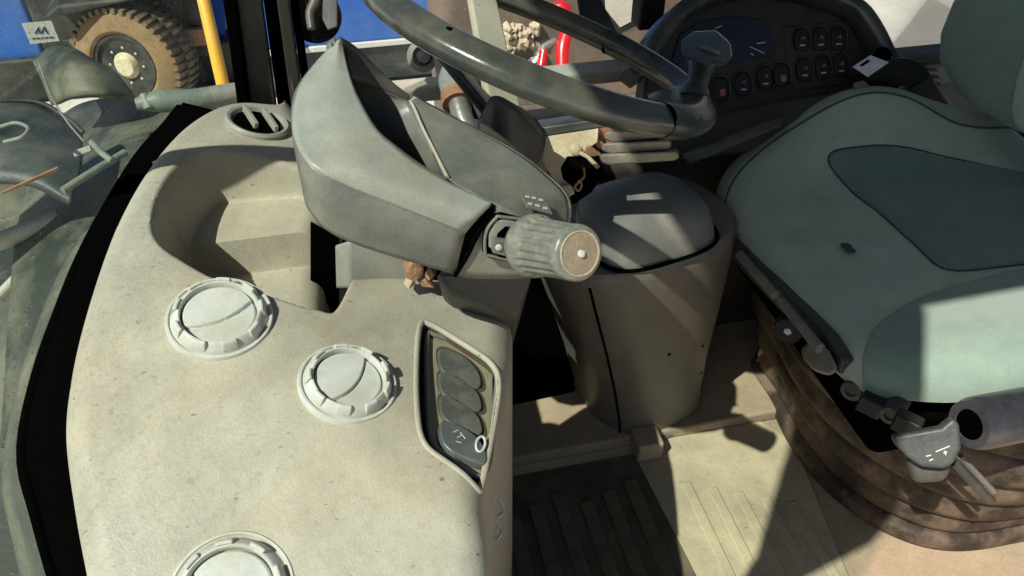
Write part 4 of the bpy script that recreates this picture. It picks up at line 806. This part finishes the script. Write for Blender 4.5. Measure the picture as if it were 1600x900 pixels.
# grey lever box with a symbol
lv=thing('seat_lever','grey paddle lever with worn white symbols at the seat side','lever',PY(1450,690,.44))
lpn=np.array([-.45,-.62,.64]); lpl=Pl(PY(1450,690,.44),lpn)
pd=plate('paddle',[lpl.hit(*q) for q in((1394,681),(1470,668),(1490,652),(1500,662),(1503,700),(1492,724),(1476,733),(1440,730),(1418,715),(1400,696))],lpn,.022,M['paddle'],lv,bev=.005,bseg=4)
for a,b in(((1447,713),(1455,711)),((1452,720),(1458,717)),((1462,706),(1474,701)),((1474,701),(1484,697)),((1474,708),(1480,706)),((1476,704),(1478,711))):
    tube('symbol_stroke',[lpl.hit(*a,.0006),lpl.hit(*b,.0006)],.0007,M['pale'],pd,seg=6)
tube('lever_shaft',[PY(1480,665,.47),PY(1500,657,.47),PY(1525,652,.46)],.0065,M['steel'],lv,seg=16)
hull('paddle_base',[lpl.hit(x,y,-.03) for x,y in((1410,700),(1490,700),(1480,752),(1425,755))]+[lpl.hit(x,y,-.06) for x,y in((1410,700),(1490,700),(1480,752),(1425,755))],M['dark'],lv,bev=.01)
# armrest: black padded cylinder
am=thing('armrest','glossy dark padded roll with a hollow end beside the seat','armrest',PY(1560,650,.45))
a0=PY(1522,662,.445); a1=PY(1700,628,.46)
lathe('pad',[(.014,-.004),(.018,-.008),(.0265,-.008),(.0295,.002),(.030,.02),(.030,.3),(.02,.31)],a0,a1-a0,M['pad'],am,seg=48)
lathe('hollow',[(.017,.002),(.005,.002)],a0-(a1-a0)/np.linalg.norm(a1-a0)*.009,a1-a0,M['frit'],am,seg=32)
for a,b in((((1250,660)),((1330,740))),(((1300,640)),((1400,735)))):
    pass
tb=thing('seat_rail','thin dark rail bar and base plate on the dusty seat plinth','rail',PZ(1520,760,.2))
tube('rail_bar',[PY(1492,722,.46),PY(1540,775,.44),PY(1548,782,.44)],.006,M['dark'],tb,seg=12)
tube('rail_bar',[PY(1500,712,.47),PY(1552,768,.45)],.004,M['grey'],tb,seg=12)
# buckle and arm console between seat and console
bu=thing('control_pod','dark hinged arm pod with a pale label beside the seat backrest','control pod',PY(1400,130,1.08))
hull('pod_body',[PY(x,y,d) for x,y in((1350,122),(1372,98),(1410,88),(1440,98),(1456,118),(1420,140),(1378,148),(1352,140)) for d in(1.09,1.16)],M['black'],bu,bev=.008)
hull('pod_arm',[PY(x,y,d) for x,y in((1385,146),(1440,100),(1455,120),(1472,148),(1490,165),(1470,190),(1440,190),(1400,165)) for d in(1.10,1.15)],M['dark'],bu,bev=.008)
bpl=Pl(PY(1360,105,1.08),(-.4,-.6,.8))
lb=plate('label',[bpl.hit(*q) for q in((1332,104),(1360,86),(1389,97),(1356,120))],bpl.n,.002,M['label'],bu,bev=.0005)
plate('label_print',[bpl.hit(*q,.0012) for q in((1343,102),(1356,93),(1360,95),(1347,104))],bpl.n,.0006,M['frit'],lb,smooth=False)
lathe('pod_button',[(.014,-.01),(.014,.008),(.010,.012)],PY(1378,88,1.12),(0,-.3,1),M['frit'],bu,seg=28)
hull('pod_latch',[PY(x,y,d) for x,y in((1332,130),(1350,125),(1362,138),(1350,148),(1334,140)) for d in(1.07,1.1)],M['beltlatch'],bu,bev=.003)
hull('pod_foot',[PY(x,y,d) for x,y in((1470,190),(1495,168),(1522,183),(1515,198),(1480,199)) for d in(1.06,1.1)],M['palesill'],bu,bev=.004)
for i in range(4): hull('pod_fold',[PY(x,y+i*11,d) for x,y in((1442+i*3,104),(1462+i*3,106),(1466+i*3,112),(1446+i*3,111)) for d in(1.13,1.17)],M['beltlatch'],bu,bev=.002)
